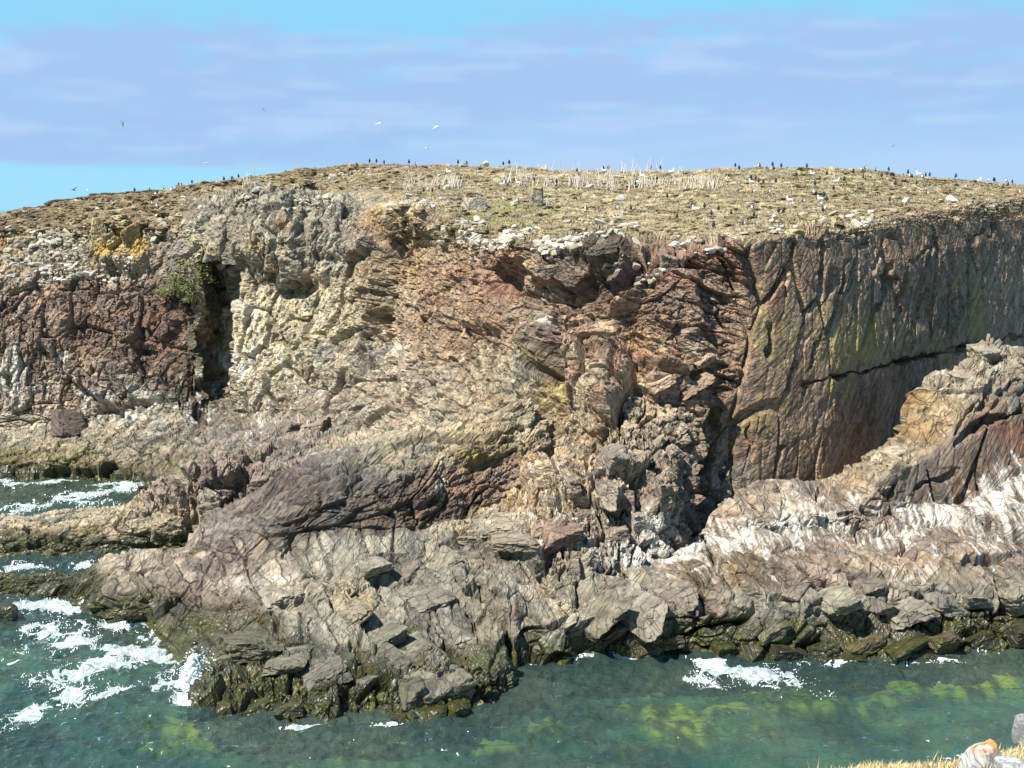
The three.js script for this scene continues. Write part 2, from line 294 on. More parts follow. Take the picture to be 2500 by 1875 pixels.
  // where a sight line lies on the sheet (rows between line kFrom and kTo)
  const sample = (px, py) => {
    const i = clamp(Math.round((px - x0) / dx), 0, nx - 1); let bj = 0, be = 1e9;
    for (let j = 0; j < ny; j++) { const e = Math.abs(PY[j * nx + i] - py); if (e < be - 1e-6) { be = e; bj = j; } }
    const o = (bj * nx + i) * 3; return { p: [P[o], P[o + 1], P[o + 2]], n: [NR[o], NR[o + 1], NR[o + 2]], c: [C[o], C[o + 1], C[o + 2]] };
  };
  return { mesh, sample };
}

// ------------------------------------------------------------------ materials
function grainTexture(size, f) {
  const d = new Uint8Array(size * size * 4);
  for (let y = 0; y < size; y++) for (let x = 0; x < size; x++) { const v = clamp(f(x, y), 0, 1) * 255, o = (y * size + x) * 4; d[o] = d[o + 1] = d[o + 2] = v; d[o + 3] = 255; }
  const t = new THREE.DataTexture(d, size, size); t.wrapS = t.wrapT = THREE.RepeatWrapping; t.magFilter = THREE.LinearFilter; t.minFilter = THREE.LinearMipmapLinearFilter; t.generateMipmaps = true; t.needsUpdate = true; return t;
}
const tile = (x, y, n, f, s, oct = 4) => { let a = 0, k = 0.5; for (let i = 0; i < oct; i++) { const p = f; const u = x / n * p, v = y / n * p, ix = Math.floor(u), iy = Math.floor(v), fu = sm(u - ix), fv = sm(v - iy), h = (i2, j2) => hash(((i2 % p) + p) % p, ((j2 % p) + p) % p, i, s) * U; a += k * lerp(lerp(h(ix, iy), h(ix + 1, iy), fu), lerp(h(ix, iy + 1), h(ix + 1, iy + 1), fu), fv); k *= 0.5; f *= 2; } return a / (1 - Math.pow(0.5, oct)); };
const tile2 = (x, y, n, fx, fy, s, oct = 4) => { let a = 0, k = 0.5; for (let i = 0; i < oct; i++) { const u = x / n * fx, v = y / n * fy, ix = Math.floor(u), iy = Math.floor(v), fu = sm(u - ix), fv = sm(v - iy), h = (i2, j2) => hash(((i2 % fx) + fx) % fx, ((j2 % fy) + fy) % fy, i, s) * U; a += k * lerp(lerp(h(ix, iy), h(ix + 1, iy), fu), lerp(h(ix, iy + 1), h(ix + 1, iy + 1), fu), fv); k *= 0.55; fx *= 2; fy *= 2; } return a; };
const TS = 768, relief = new Float32Array(TS * TS);              // six metres of split, laminated rock: hairline joints, chips and pits
for (let y = 0; y < TS; y++) for (let x = 0; x < TS; x++) {
  const wx = x + 26 * (tile2(x, y, TS, 6, 6, 31, 3) - 0.5), wy = y + 26 * (tile2(x, y, TS, 6, 6, 32, 3) - 0.5);
  const lam = tile2(wx, wy, TS, 10, 34, 33, 5), chip = tile2(wx, wy, TS, 26, 48, 34, 4), j1 = 1 - Math.abs(2 * tile2(wx, wy, TS, 9, 22, 35, 2) / 0.775 - 1), j2 = 1 - Math.abs(2 * tile2(wx, wy, TS, 14, 9, 36, 2) / 0.775 - 1);
  relief[y * TS + x] = 0.55 * lam + 0.5 * chip - 0.08 * ss(0.92, 0.985, j1);
}
const jointAt = (x, y, fx, fy, sd) => { const u = x / TS * fx, v = y / TS * fy, ix = Math.floor(u), iy = Math.floor(v); let d1 = 9, d2 = 9, id = 0; for (let a = -1; a < 2; a++) for (let b = -1; b < 2; b++) { const h = hash((ix + a + fx) % fx, (iy + b + fy) % fy, 0, sd), dx = ix + a + (h & 1023) / 1024 - u, dy = iy + b + ((h >>> 10) & 1023) / 1024 - v, d = dx * dx + dy * dy; if (d < d1) { d2 = d1; d1 = d; id = h; } else if (d < d2) d2 = d; } jt = ((id >>> 20) & 255) / 255; return Math.sqrt(d2) - Math.sqrt(d1); };
let jt = 0;
for (let y = 0; y < TS; y++) for (let x = 0; x < TS; x++) { const wx = x + 9 * (tile2(x, y, TS, 24, 24, 41, 2) - 0.4), wy = y + 9 * (tile2(x, y, TS, 24, 24, 42, 2) - 0.4); let r = relief[y * TS + x]; const e = jointAt(wx, wy, 5, 13, 51), t0 = jt, e2 = jointAt(wx, wy, 13, 32, 52); r += 0.16 * (t0 - 0.5) + 0.14 * (jt - 0.5) - 0.34 * (1 - ss(0.01, 0.06, e)) * (t0 > 0.35 ? 1 : 0) - 0.26 * (1 - ss(0.02, 0.10, e2)) * (jt > 0.45 ? 1 : 0); relief[y * TS + x] = r; }
const grain = grainTexture(TS, (x, y) => relief[y * TS + x] * 0.9 + 0.12);
const stain = grainTexture(TS, (x, y) => { const r = relief[y * TS + x]; return clamp(0.80 + 1.15 * (r - 0.46), 0.24, 1); });
for (const t of [grain, stain]) t.repeat.set(1 / 6, 1 / 6);
stain.colorSpace = THREE.NoColorSpace;
const ROCK = new THREE.MeshStandardMaterial({ name: 'weathered rock', vertexColors: true, roughness: 0.93, map: stain, bumpMap: grain, bumpScale: 0.16, flatShading: true });
const ROCKWET = new THREE.MeshPhysicalMaterial({ name: 'wet rock and weed', vertexColors: true, roughness: 0.42, map: stain, flatShading: true, bumpMap: grain, bumpScale: 0.12, specularIntensity: 0.9 });

// observed colours in sunlight are turned into base colours
const K = 0.58, col = (r, g, b, k = K) => rgb(r, g, b).map((c) => c * k);
const GREY = col(170, 160, 138), GREYL = col(194, 184, 160), GREYB = col(146, 138, 124), TAN = col(184, 160, 128), TANL = col(208, 188, 156), OCHRE = col(184, 144, 98), GOLD = col(196, 166, 118),
  PINK = col(178, 144, 120), PINKL = col(200, 178, 154), RED = col(154, 112, 92), PURP = col(130, 108, 98), PURPL = col(156, 136, 122), BROWN = col(138, 116, 94), DARK = col(100, 84, 68), CREAM = col(216, 198, 160),
  PALE = col(202, 188, 166), MOSS = col(142, 146, 66), GREEN = col(128, 126, 64), LICH = [0.44, 0.29, 0.07], ORANGE = [0.40, 0.19, 0.05], STRAW = col(206, 190, 150), TURF = col(162, 145, 113), TURFG = col(146, 142, 100),
  PEAT = col(128, 110, 86), PEATL = col(166, 146, 114), WALLC = col(182, 152, 122), WALLD = col(150, 121, 98), ARM = col(122, 110, 104), YG = col(166, 148, 84), RUST = [0.10, 0.032, 0.008], WETGREEN = [0.04, 0.042, 0.018];

// ------------------------------------------------------------------ the headland: turf plateau above a broken cliff
const dx = 2.4;
const skyline = [[-140, 548, 99], [0, 529, 102], [60, 515, 104], [158, 491, 105], [263, 474, 105], [411, 464, 105], [490, 450, 105], [570, 439, 105], [665, 426, 105], [760, 414, 104], [834, 406, 103], [948, 399, 101], [1011, 405, 100], [1138, 406, 99], [1327, 411, 98], [1548, 420, 97], [1675, 417, 96], [1801, 411, 95], [1900, 409, 95], [2085, 412, 96], [2211, 427, 98], [2338, 438, 101], [2433, 447, 104], [2500, 450, 106], [2640, 462, 110]];
const LINE_U = [[-140, 690, 95], [0, 690, 95], [150, 672, 95], [250, 680, 94.6], [370, 690, 94.0], [450, 640, 92.2], [486, 612, 91.0], [506, 606, 89.6], [560, 606, 88.8], [600, 596, 88.0], [700, 560, 86.8], [850, 600, 84.7], [960, 620, 81.5], [1080, 660, 77.5], [1200, 680, 73], [1400, 660, 67], [1600, 700, 64], [1740, 700, 64.2], [1850, 680, 64.8], [2000, 665, 67.8], [2150, 640, 73.5], [2300, 610, 80], [2500, 580, 91], [2640, 570, 99]];
const LINE_M = [[-140, 855, 93.4], [0, 850, 93.4], [150, 850, 93.2], [300, 850, 92.4], [400, 850, 92.2], [470, 850, 91.4], [500, 850, 91.2], [520, 850, 94.4], [566, 850, 94.2], [590, 850, 87.8], [700, 850, 85.9], [850, 810, 82.6], [930, 830, 80.6], [1000, 850, 76.8], [1080, 850, 73.8], [1200, 850, 70], [1320, 860, 66.5], [1400, 850, 64.3], [1600, 850, 62.6], [1740, 860, 63.3], [1850, 850, 63.8], [2000, 850, 66.4], [2150, 840, 71.8], [2300, 800, 78.5], [2500, 760, 89.4], [2640, 750, 97.6]];
const UNDER_LIP = [-140, 0, 150, 250, 370, 450, 480, 494, 506, 520, 556, 574, 588, 640, 700, 850, 960, 1080, 1200, 1400, 1600, 1740, 1850, 2000, 2150, 2300, 2500, 2640].map((x) => {   // just below the lip of the crag the rock falls back into a deep cleft
  const y0 = pchip(LINE_U, 1)(x), y1 = pchip(LINE_M, 1)(x), d0 = pchip(LINE_U, 2)(x), d1 = pchip(LINE_M, 2)(x), k = ss(488, 508, x) * (1 - ss(560, 590, x));
  return [x, lerp(y0, y1, lerp(0.15, 0.10, k)), lerp(lerp(d0, d1, 0.15), 94.2, k)];
});
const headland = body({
  name: 'headland', label: 'turf topped sea cliff headland of broken brown and grey rock', seed: 100, tint: [1.04, 1.02, 0.98], x0: -130, x1: 2630, dx, dry: false, tide: 0.9,
  lines: [
    skyline.map(([x, y, d]) => [x, y + 22, d + 22]),
    skyline,
    [[-140, 580, 98], [0, 560, 99], [150, 575, 98], [250, 545, 97], [370, 548, 96.5], [450, 540, 94.5], [500, 512, 92.5], [580, 500, 91.5], [700, 466, 91], [780, 492, 90], [850, 500, 88], [960, 514, 84], [1080, 528, 79.5], [1150, 556, 76], [1250, 582, 72], [1400, 592, 68], [1550, 612, 65.5], [1640, 622, 64.6], [1750, 592, 64.6], [1850, 582, 65.2], [2000, 572, 68.8], [2150, 542, 75], [2300, 514, 82], [2500, 482, 93], [2640, 466, 101]],
    LINE_U,
    UNDER_LIP,
    LINE_M,
    [[-140, 990, 92.5], [0, 990, 92.5], [150, 985, 92.3], [300, 965, 91.4], [400, 970, 90.6], [470, 980, 90.2], [510, 980, 91.6], [560, 975, 90.8], [590, 960, 86.3], [700, 950, 83.6], [850, 950, 80], [1000, 990, 73.4], [1200, 1050, 65], [1300, 1070, 62.6], [1400, 1060, 61], [1500, 1060, 59.7], [1600, 1070, 59.8], [1740, 1090, 62], [1850, 1060, 62.7], [2000, 1040, 65.3], [2150, 1010, 70.6], [2300, 960, 77.4], [2500, 900, 88.4], [2640, 880, 96.6]],
    [[-140, 1050, 92], [0, 1046, 92], [150, 1032, 91.8], [300, 1008, 90.8], [400, 1010, 89.4], [470, 1020, 88.6], [580, 1012, 85], [700, 1012, 81.6], [850, 1040, 77], [1000, 1080, 70], [1150, 1180, 62.3], [1240, 1262, 57.6], [1330, 1280, 56.4], [1400, 1290, 55.9], [1480, 1402, 54.3], [1600, 1372, 55.6], [1668, 1326, 57.9], [1740, 1280, 60.4], [1850, 1250, 62], [2000, 1200, 64.8], [2150, 1160, 70], [2300, 1080, 77], [2500, 1010, 88], [2640, 990, 96]],
    [[-140, 1084, 89.6], [0, 1086, 89.6], [150, 1080, 89.4], [300, 1070, 88.4], [400, 1080, 86.6], [470, 1090, 85], [580, 1070, 80.5], [700, 1075, 76.5], [850, 1110, 71], [1000, 1180, 64], [1150, 1240, 59.8], [1240, 1300, 57], [1330, 1320, 55.9], [1400, 1345, 55.4], [1480, 1450, 53.8], [1600, 1420, 55.2], [1668, 1366, 57.6], [1740, 1320, 60.1], [1850, 1290, 61.7], [2000, 1240, 64.5], [2150, 1200, 69.7], [2300, 1120, 76.7], [2500, 1050, 87.7], [2640, 1030, 95.7]],
    [[-140, 1136, 87.2], [0, 1138, 87.2], [150, 1136, 87], [300, 1130, 86.3], [400, 1150, 83.5], [470, 1170, 80], [580, 1160, 76], [700, 1160, 72], [850, 1200, 67], [1000, 1260, 62], [1150, 1300, 59], [1240, 1345, 56.5], [1330, 1370, 55.4], [1400, 1400, 55], [1480, 1500, 53.4], [1600, 1470, 54.8], [1740, 1370, 59.8], [1850, 1340, 61.4], [2000, 1290, 64.2], [2150, 1250, 69.4], [2300, 1170, 76.4], [2500, 1100, 87.4], [2640, 1080, 95.4]],
    [[-140, 1210, 86], [0, 1212, 86], [150, 1210, 85.8], [300, 1205, 85], [470, 1230, 79], [580, 1260, 75], [850, 1300, 66], [1150, 1400, 58], [1330, 1450, 55], [1480, 1560, 53], [1600, 1530, 54.4], [1740, 1430, 59.4], [2000, 1350, 63.8], [2150, 1300, 69], [2300, 1220, 76], [2500, 1150, 87], [2640, 1130, 95]],
  ],
  rows: [8, 66, 50, 16, 70, 68, 64, 26, 26, 8],
  fabrics: [
    ['turf', 1300, 480, 700, 75, 1.4], ['turf', 2000, 470, 600, 70, 1.4], ['turf', 2500, 450, 200, 40, 1.4], ['turf', 950, 450, 260, 45, 1.3], ['turf', 1750, 540, 220, 38, 1.2], ['tuss', 250, 505, 320, 38, 1.4], ['tuss', 620, 440, 180, 28, 1.2], ['tuss', 500, 480, 120, 26, 1.1],
    ['rubble', 120, 600, 240, 70, 1.1], ['rubble', 700, 520, 90, 22, 0.9], ['rubble', 1000, 525, 100, 30, 1.1], ['rubble', 1180, 580, 160, 40, 1.3], ['rubble', 1450, 600, 170, 36, 1.25], ['rubble', 1900, 555, 260, 26, 1.0], ['rubble', 2300, 510, 220, 22, 1.0],
    ['crag', 300, 600, 90, 80], ['crag', 500, 560, 70, 110, 1.1], ['crag', 720, 560, 230, 160, 1.2], ['crag', 200, 760, 250, 120], ['crag', 150, 940, 260, 90], ['crag', 700, 850, 200, 190], ['crag', 480, 900, 90, 200],
    ['shatter', 1050, 700, 170, 170], ['shatter', 1150, 900, 260, 150, 1.1], ['crag', 1180, 690, 90, 90, 0.8], ['shatter', 1350, 640, 200, 60], ['beds', 1500, 720, 220, 100, 1.0], ['crag', 1430, 920, 110, 150, 1.0], ['dipR', 1680, 850, 160, 170, 1.0], ['dipR', 1660, 690, 170, 90, 0.9], ['beds', 1150, 1010, 260, 60, 1.0],
    ['joint', 1560, 1120, 170, 150, 1.1], ['joint', 1430, 1300, 170, 120, 1.1], ['crag', 1340, 1150, 110, 120, 0.9], ['joint', 1640, 1240, 90, 140, 1],
    ['wall', 1960, 820, 170, 260, 1.1], ['wall', 2200, 700, 250, 160, 1.1], ['slick', 2150, 980, 350, 120, 1.1], ['slick', 2470, 700, 110, 260, 1.1], ['wall', 1850, 1080, 150, 120],
    ['reef', 150, 1080, 330, 70, 1.2], ['reef', 420, 1060, 120, 70, 1.1], ['beds', 700, 1090, 180, 70], ['beds', 950, 1060, 160, 60],
  ],
  colours: [
    ['peat', 150, 500, 330, 40, PEAT, PEATL, 1.3], ['turf', 500, 470, 120, 28, PEAT, TURF, 1.2], ['turf', 700, 440, 150, 30, TURFG, PEATL, 1.1], ['turf', 950, 440, 200, 40, TURF, PEATL, 1.2], ['turf', 1300, 450, 320, 45, TURF, STRAW, 1.2], ['turf', 1650, 480, 320, 70, TURF, STRAW, 1.2], ['turf', 2000, 450, 320, 50, TURFG, STRAW, 1.2], ['turf', 2350, 460, 260, 40, TURF, STRAW, 1.2], ['turf', 1430, 530, 160, 35, PEATL, STRAW, 1.1],
    ['green', 1270, 530, 90, 28, col(140, 152, 70), TURF, 2.2], ['green', 1100, 455, 70, 16, TURFG, TURF, 1.2], ['green', 1930, 470, 130, 20, TURFG, TURF, 1.2], ['green', 1500, 455, 260, 12, TURFG, TURF, 1.2], ['green', 700, 436, 80, 10, TURFG, TURFG, 1.6], ['green', 2120, 470, 120, 16, TURFG, STRAW, 1.2],
    ['brink', 1560, 595, 120, 16, PEATL, PEAT, 1.3], ['brink', 2000, 550, 260, 22, STRAW, PEATL, 1.2], ['brink', 2350, 500, 200, 20, STRAW, PEATL, 1.2], ['brink', 1760, 590, 120, 18, STRAW, TANL, 1.2],
    ['scree', 80, 590, 170, 60, GREYL, GREY], ['scree', 170, 640, 200, 45, GREY, PALE], ['scree', 30, 620, 50, 50, GOLD, OCHRE, 0.9], ['scree', 300, 600, 80, 70, CREAM, GREY, 1.1], ['scree', 420, 600, 60, 70, PURPL, GREYB],
    ['face', 130, 740, 170, 90, PURPL, PINK], ['face', 40, 800, 110, 110, PURPL, BROWN], ['face', 250, 780, 110, 90, PURPL, BROWN], ['face', 390, 800, 60, 80, RED, PURP], ['face', 40, 700, 80, 45, TAN, GREYL], ['face', 180, 900, 60, 90, OCHRE, PURPL, 0.9], ['face', 60, 960, 130, 80, PALE, PURPL], ['face', 260, 940, 110, 60, PALE, PURPL], ['face', 380, 910, 70, 70, BROWN, PURP], ['moss', 470, 920, 40, 110, DARK, WETGREEN, 1.3], ['gully', 545, 790, 42, 150, DARK, DARK, 1.5], ['gully', 540, 960, 60, 90, WETGREEN, DARK, 1.1], ['gully', 440, 760, 50, 60, BROWN, DARK],  // all-dark gully patch: dark lichen, plus the cleft shade put into its colour
    ['crag', 520, 560, 80, 80, GREYL, GREY, 1.2], ['crag', 640, 540, 110, 90, GREYL, GREY, 1.2], ['crag', 780, 580, 120, 100, GREYL, GREYB, 1.2], ['crag', 720, 490, 150, 25, GREYL, GREY, 1.2], ['crag', 600, 690, 110, 45, PINKL, GREY], ['crag', 660, 840, 140, 140, col(230, 216, 182), CREAM, 2.2], ['crag', 790, 790, 130, 110, CREAM, GREYL, 1.6], ['crag', 850, 900, 70, 110, GREYL, GREYB], ['crag', 720, 970, 150, 50, PALE, PURPL],
    ['brow', 960, 545, 60, 45, GOLD, OCHRE, 1.1], ['face', 1010, 560, 60, 45, CREAM, GOLD, 1.2], ['face', 990, 650, 90, 80, GOLD, PINK, 1.1], ['face', 920, 700, 60, 100, GREY, TAN], ['face', 1110, 620, 80, 50, GREYL, TAN], ['face', 1170, 660, 90, 90, PINK, RED, 1.2], ['face', 1260, 660, 70, 60, BROWN, TAN], ['face', 1090, 720, 80, 80, TAN, PINK, 1.1], ['face', 1040, 820, 90, 60, PINK, TAN], ['face', 960, 900, 90, 80, PINKL, PALE], ['face', 1020, 960, 100, 60, PINK, PALE], ['face', 1150, 860, 110, 60, TANL, BROWN], ['face', 1160, 960, 120, 80, GREY, TAN], ['face', 1290, 760, 60, 80, GREYL, PINK], ['face', 1240, 790, 90, 60, PINK, TAN], ['face', 1290, 900, 26, 90, GREYL, PALE, 1.3], ['moss', 1328, 920, 18, 90, YG, BROWN, 1.0], ['moss', 1260, 1040, 70, 45, YG, BROWN, 1.5],
    ['face', 1460, 670, 110, 50, PURP, BROWN, 1.1], ['face', 1400, 610, 100, 30, GREY, DARK], ['face', 1520, 640, 50, 40, PURP, DARK], ['face', 1480, 760, 130, 50, PINK, BROWN], ['face', 1380, 850, 50, 110, BROWN, PURP], ['face', 1450, 900, 70, 120, TANL, PINK, 1.2], ['face', 1540, 830, 70, 80, OCHRE, PINK, 1.0], ['face', 1390, 1060, 100, 60, TANL, TAN], ['face', 1640, 660, 70, 60, PINK, RED], ['face', 1730, 640, 80, 60, PURP, RED, 1.0], ['face', 1620, 760, 90, 60, PURPL, TAN], ['face', 1700, 760, 80, 80, PINK, PURPL], ['face', 1640, 900, 90, 60, PINK, TANL], ['face', 1690, 960, 90, 50, PURPL, RED], ['face', 1720, 1020, 70, 60, BROWN, TAN], ['face', 1800, 650, 60, 80, TAN, RED],
    ['face', 1600, 1040, 110, 60, TANL, GREY], ['face', 1540, 1150, 120, 90, GREYB, PINKL], ['face', 1350, 1180, 80, 70, PINKL, GOLD, 1.3], ['face', 1640, 1180, 90, 120, GREYB, BROWN], ['face', 1430, 1300, 130, 60, PURPL, GREY], ['face', 1560, 1330, 100, 60, PURPL, BROWN],
    ['wall', 1890, 780, 40, 120, col(172, 156, 108), WALLD, 1.0], ['wall', 1850, 1000, 100, 130, WALLC, WALLD, 1.1], ['wall', 1960, 640, 130, 90, WALLC, WALLD, 1.1], ['wall', 2120, 640, 150, 90, WALLD, WALLC, 1.1], ['wall', 2330, 590, 180, 90, WALLC, WALLD, 1.1], ['wall', 2060, 840, 120, 100, col(184, 160, 124), WALLC, 1.1], ['wall', 2250, 780, 130, 100, WALLC, WALLD, 1.1], ['wall', 2450, 720, 110, 130, col(186, 154, 134), WALLC, 1.1], ['wall', 2020, 1050, 130, 100, col(176, 144, 128), WALLC, 1.2], ['wall', 2200, 960, 150, 90, col(176, 144, 128), WALLD, 1.2], ['wall', 2380, 880, 120, 80, col(176, 144, 128), WALLC, 1.2], ['wall', 1780, 1180, 110, 80, BROWN, GREYB],
    ['foot', 100, 1060, 260, 50, TANL, GREY, 1.2], ['foot', 330, 1090, 120, 60, GREY, GREYB, 1.1], ['foot', 420, 1030, 100, 45, PALE, GREY], ['foot', 160, 1130, 260, 30, BROWN, GREEN, 1.1], ['foot', 620, 1060, 130, 60, PURPL, GREYB, 1.1], ['foot', 760, 1040, 100, 40, PURPL, GREY], ['foot', 900, 1080, 120, 60, PINKL, GREY], ['foot', 1080, 1020, 110, 50, TANL, PALE],
  ],
  cracks: [
    ['gully', 18, 0.8, [470, 740, 500, 860, 520, 960]], ['gully', 22, 0.9, [470, 830, 478, 960, 486, 1040]], ['gully', 16, 0.9, [490, 622, 500, 640, 520, 700]],
    ['overhang', 26, 1.4, [655, 662, 690, 690, 730, 705, 770, 700]], ['overhang', 18, 0.7, [690, 690, 705, 740, 720, 770]], ['overhang', 12, 0.5, [510, 625, 540, 640, 570, 648]],
    ['cleft', 13, 0.9, [934, 758, 912, 810, 900, 850, 886, 900]], ['cleft', 12, 0.7, [960, 720, 930, 790]], ['cleft', 8, 0.5, [838, 520, 842, 560, 836, 600]], ['cleft', 6, 0.4, [795, 520, 797, 600, 792, 640]], ['cleft', 14, 0.7, [1010, 560, 1000, 585]],
    ['cleft', 16, 0.6, [1060, 880, 1045, 920, 1040, 1000]], ['cleft', 10, 0.5, [1130, 640, 1160, 700, 1180, 740]], ['cleft', 10, 0.6, [1260, 700, 1275, 760]], ['cleft', 9, 0.6, [1090, 700, 1086, 740]],
    ['groove', 40, 1.4, [1365, 820, 1360, 900, 1340, 960, 1310, 1000]], ['groove', 16, 0.7, [1330, 870, 1325, 930]], ['groove', 20, 0.9, [1270, 1040, 1250, 1075, 1160, 1130]], ['groove', 14, 0.6, [1540, 910, 1520, 970, 1500, 1030]],
    ['hollow', 56, 1.6, [1215, 672, 1300, 705, 1380, 716, 1470, 700, 1550, 668, 1590, 648]], ['hollow', 20, 0.7, [1590, 640, 1560, 690, 1480, 760]], ['hollow', 16, 0.8, [1580, 616, 1600, 640]], ['joint', 10, 0.6, [1755, 625, 1790, 690, 1815, 740]], ['joint', 14, 0.6, [1880, 790, 1880, 870]],
    ['joint', 16, 0.9, [1545, 1105, 1520, 1160]], ['joint', 22, 0.8, [1500, 1155, 1540, 1180, 1590, 1150]], ['joint', 16, 1.0, [1720, 1000, 1718, 1080, 1706, 1180]], ['joint', 10, 0.6, [1620, 1150, 1612, 1250]], ['joint', 10, 0.6, [1570, 1180, 1566, 1260]], ['hollow', 30, 1.6, [1740, 980, 1730, 1080, 1716, 1200]], ['hollow', 16, 0.8, [1780, 1120, 1770, 1180]], ['hollow', 18, 0.8, [1470, 1320, 1440, 1335]], ['hollow', 14, 0.8, [1335, 1370, 1330, 1335]],
    ['ledge crack', 7, 0.9, [1960, 938, 2010, 928, 2060, 916, 2110, 906, 2160, 893, 2210, 880, 2260, 872, 2320, 856, 2370, 845, 2440, 830, 2520, 812]],
    ['joint', 6, 0.36, [2066, 640, 2050, 720, 2040, 780]], ['joint', 9, 0.54, [2026, 680, 2022, 720, 2010, 740]], ['joint', 6, 0.30, [2122, 640, 2100, 700, 2070, 800]], ['joint', 8, 0.42, [2175, 640, 2160, 690, 2120, 800]], ['joint', 6, 0.30, [2225, 650, 2180, 800, 2170, 880]], ['joint', 6, 0.36, [2012, 790, 1990, 850, 1965, 960]], ['joint', 6, 0.30, [2270, 690, 2235, 790]], ['joint', 6, 0.30, [2340, 690, 2345, 760, 2310, 850]], ['joint', 9, 0.48, [2430, 545, 2420, 575]], ['joint', 8, 0.42, [2400, 560, 2350, 610]], ['joint', 8, 0.36, [2290, 560, 2270, 600, 2250, 620]], ['joint', 9, 0.48, [2118, 598, 2110, 580]], ['joint', 7, 0.36, [1920, 650, 1925, 720]], ['joint', 6, 0.30, [1840, 1030, 1820, 1130]], ['hollow', 9, 0.42, [1915, 1095, 1905, 1120]], ['hollow', 15, 0.54, [2160, 680, 2190, 690]], ['hollow', 14, 0.60, [2030, 670, 2028, 700]],
    ['foot gap', 14, 1.1, [340, 990, 370, 985, 410, 975]], ['foot gap', 16, 1.0, [235, 1010, 280, 1003, 330, 985]], ['notch', 16, 1.6, [250, 1170, 262, 1140, 268, 1128]], ['notch', 14, 0.9, [100, 1155, 180, 1150, 230, 1160]],
  ],
  steps: [
    ['crag edge', 90, 1.1, [968, 540, 950, 640, 936, 760, 908, 860, 880, 980]], ['crag column', 50, 0.5, [742, 500, 744, 600, 730, 700]], ['crag column', 40, 0.4, [836, 510, 842, 600, 830, 700]], ['crag column', 40, 0.4, [648, 500, 652, 560, 640, 640]],
    ['fold', 70, 0.8, [1110, 740, 1072, 850, 1052, 930, 1046, 1010]], ['fold', 60, 0.9, [1330, 760, 1352, 850, 1338, 930, 1300, 1010]], ['fold', 60, 1.0, [1520, 800, 1540, 880, 1528, 960, 1490, 1040]], ['fold', 60, 0.6, [1200, 640, 1230, 720, 1262, 790]], ['corner', 60, 1.1, [1730, 960, 1722, 1080, 1708, 1200, 1690, 1270]], ['beds', 50, 0.7, [1590, 650, 1560, 720, 1500, 790]], ['beds', 50, 0.7, [1700, 660, 1720, 740, 1740, 820]], ['pillar', 40, 0.6, [1640, 1100, 1632, 1200, 1618, 1300]], ['left wall', 60, 0.5, [180, 700, 172, 800, 190, 900]], ['left wall', 60, 0.6, [300, 720, 330, 820, 350, 900]], ['left wall', 50, 0.5, [420, 760, 430, 860, 440, 940]],
  ],
  lumps: [
    ['crag block', 600, 560, 110, 80, 0, 0.9, 0.2], ['crag block', 690, 600, 60, 95, 0, 0.4, 0.15], ['crag block', 830, 560, 60, 70, 0, 0.5, 0.15], ['crag block', 770, 640, 50, 60, 0, 0.5, 0.3], ['crag spur', 690, 478, 70, 20, 0, 0.3, 0.4], ['buttress', 300, 600, 75, 62, 0, 1.0, 0.3], ['buttress', 720, 860, 150, 150, 0.1, 0.7, 0.7], ['slab', 250, 920, 95, 45, 0.62, 0.9, 0.2], ['slab', 150, 790, 60, 75, 0, 0.5, 0.2], ['flake', 370, 770, 26, 36, 0.5, 0.5, 0.2], ['flake', 408, 800, 18, 30, 0.4, 0.5, 0.2],
    ['block', 1008, 548, 55, 32, 0, 1.0, 0.25], ['bulge', 1170, 780, 50, 34, -0.3, 0.6, 0.5], ['bulge', 1070, 960, 60, 80, 0.1, 0.8, 0.5], ['bulge', 1450, 920, 68, 130, 0.05, 1.3, 0.6], ['pillar', 1295, 900, 22, 110, 0.08, 0.7, 0.5], ['beak', 1620, 880, 70, 34, 0.5, 0.8, 0.3], ['beak', 1640, 930, 60, 24, 0.5, 0.7, 0.3], ['apron', 1350, 1190, 70, 70, 0, 0.8, 0.5], ['block', 1530, 1140, 46, 30, 0.3, 0.9, 0.3], ['block', 1480, 1200, 40, 50, 0, 0.5, 0.3], ['block', 1590, 1210, 28, 60, 0, 0.6, 0.3], ['cap', 1480, 615, 80, 20, 0.05, 0.7, 0.4],
  ],
  wash: [
    [WASH, 1000, 512, 60, 14, 1.15, null, 10], [WASH, 60, 950, 100, 75, 0.62, 0, 7], [WASH, 270, 975, 110, 40, 0.75, 0, 7], [WASH, 400, 975, 70, 26, 0.85, null, 8], [WASH, 350, 1010, 120, 16, 0.75, -0.3, 8], [WASH, 500, 960, 34, 90, 0.6, 0, 6], [WASH, 640, 900, 110, 110, 0.55, 0, 5], [WASH, 30, 900, 90, 90, 0.5, 0, 6], [WASH, 620, 760, 60, 60, 0.4, 0, 6], [WASH, 680, 990, 40, 24, 0.7, 0, 5], [WASH, 1330, 770, 20, 20, 0.6, null, 6], [WASH, 1500, 1360, 110, 50, 0.95, 0, 5], [WASH, 1590, 1310, 70, 90, 0.75, 0, 5], [WASH, 1430, 1300, 80, 40, 0.5, null, 6], [WASH, 960, 870, 40, 30, 0.5, null, 6], [WASH, 430, 1060, 70, 20, 0.6, null, 6], [WASH, 1350, 1215, 70, 40, 0.35, 0, 5],
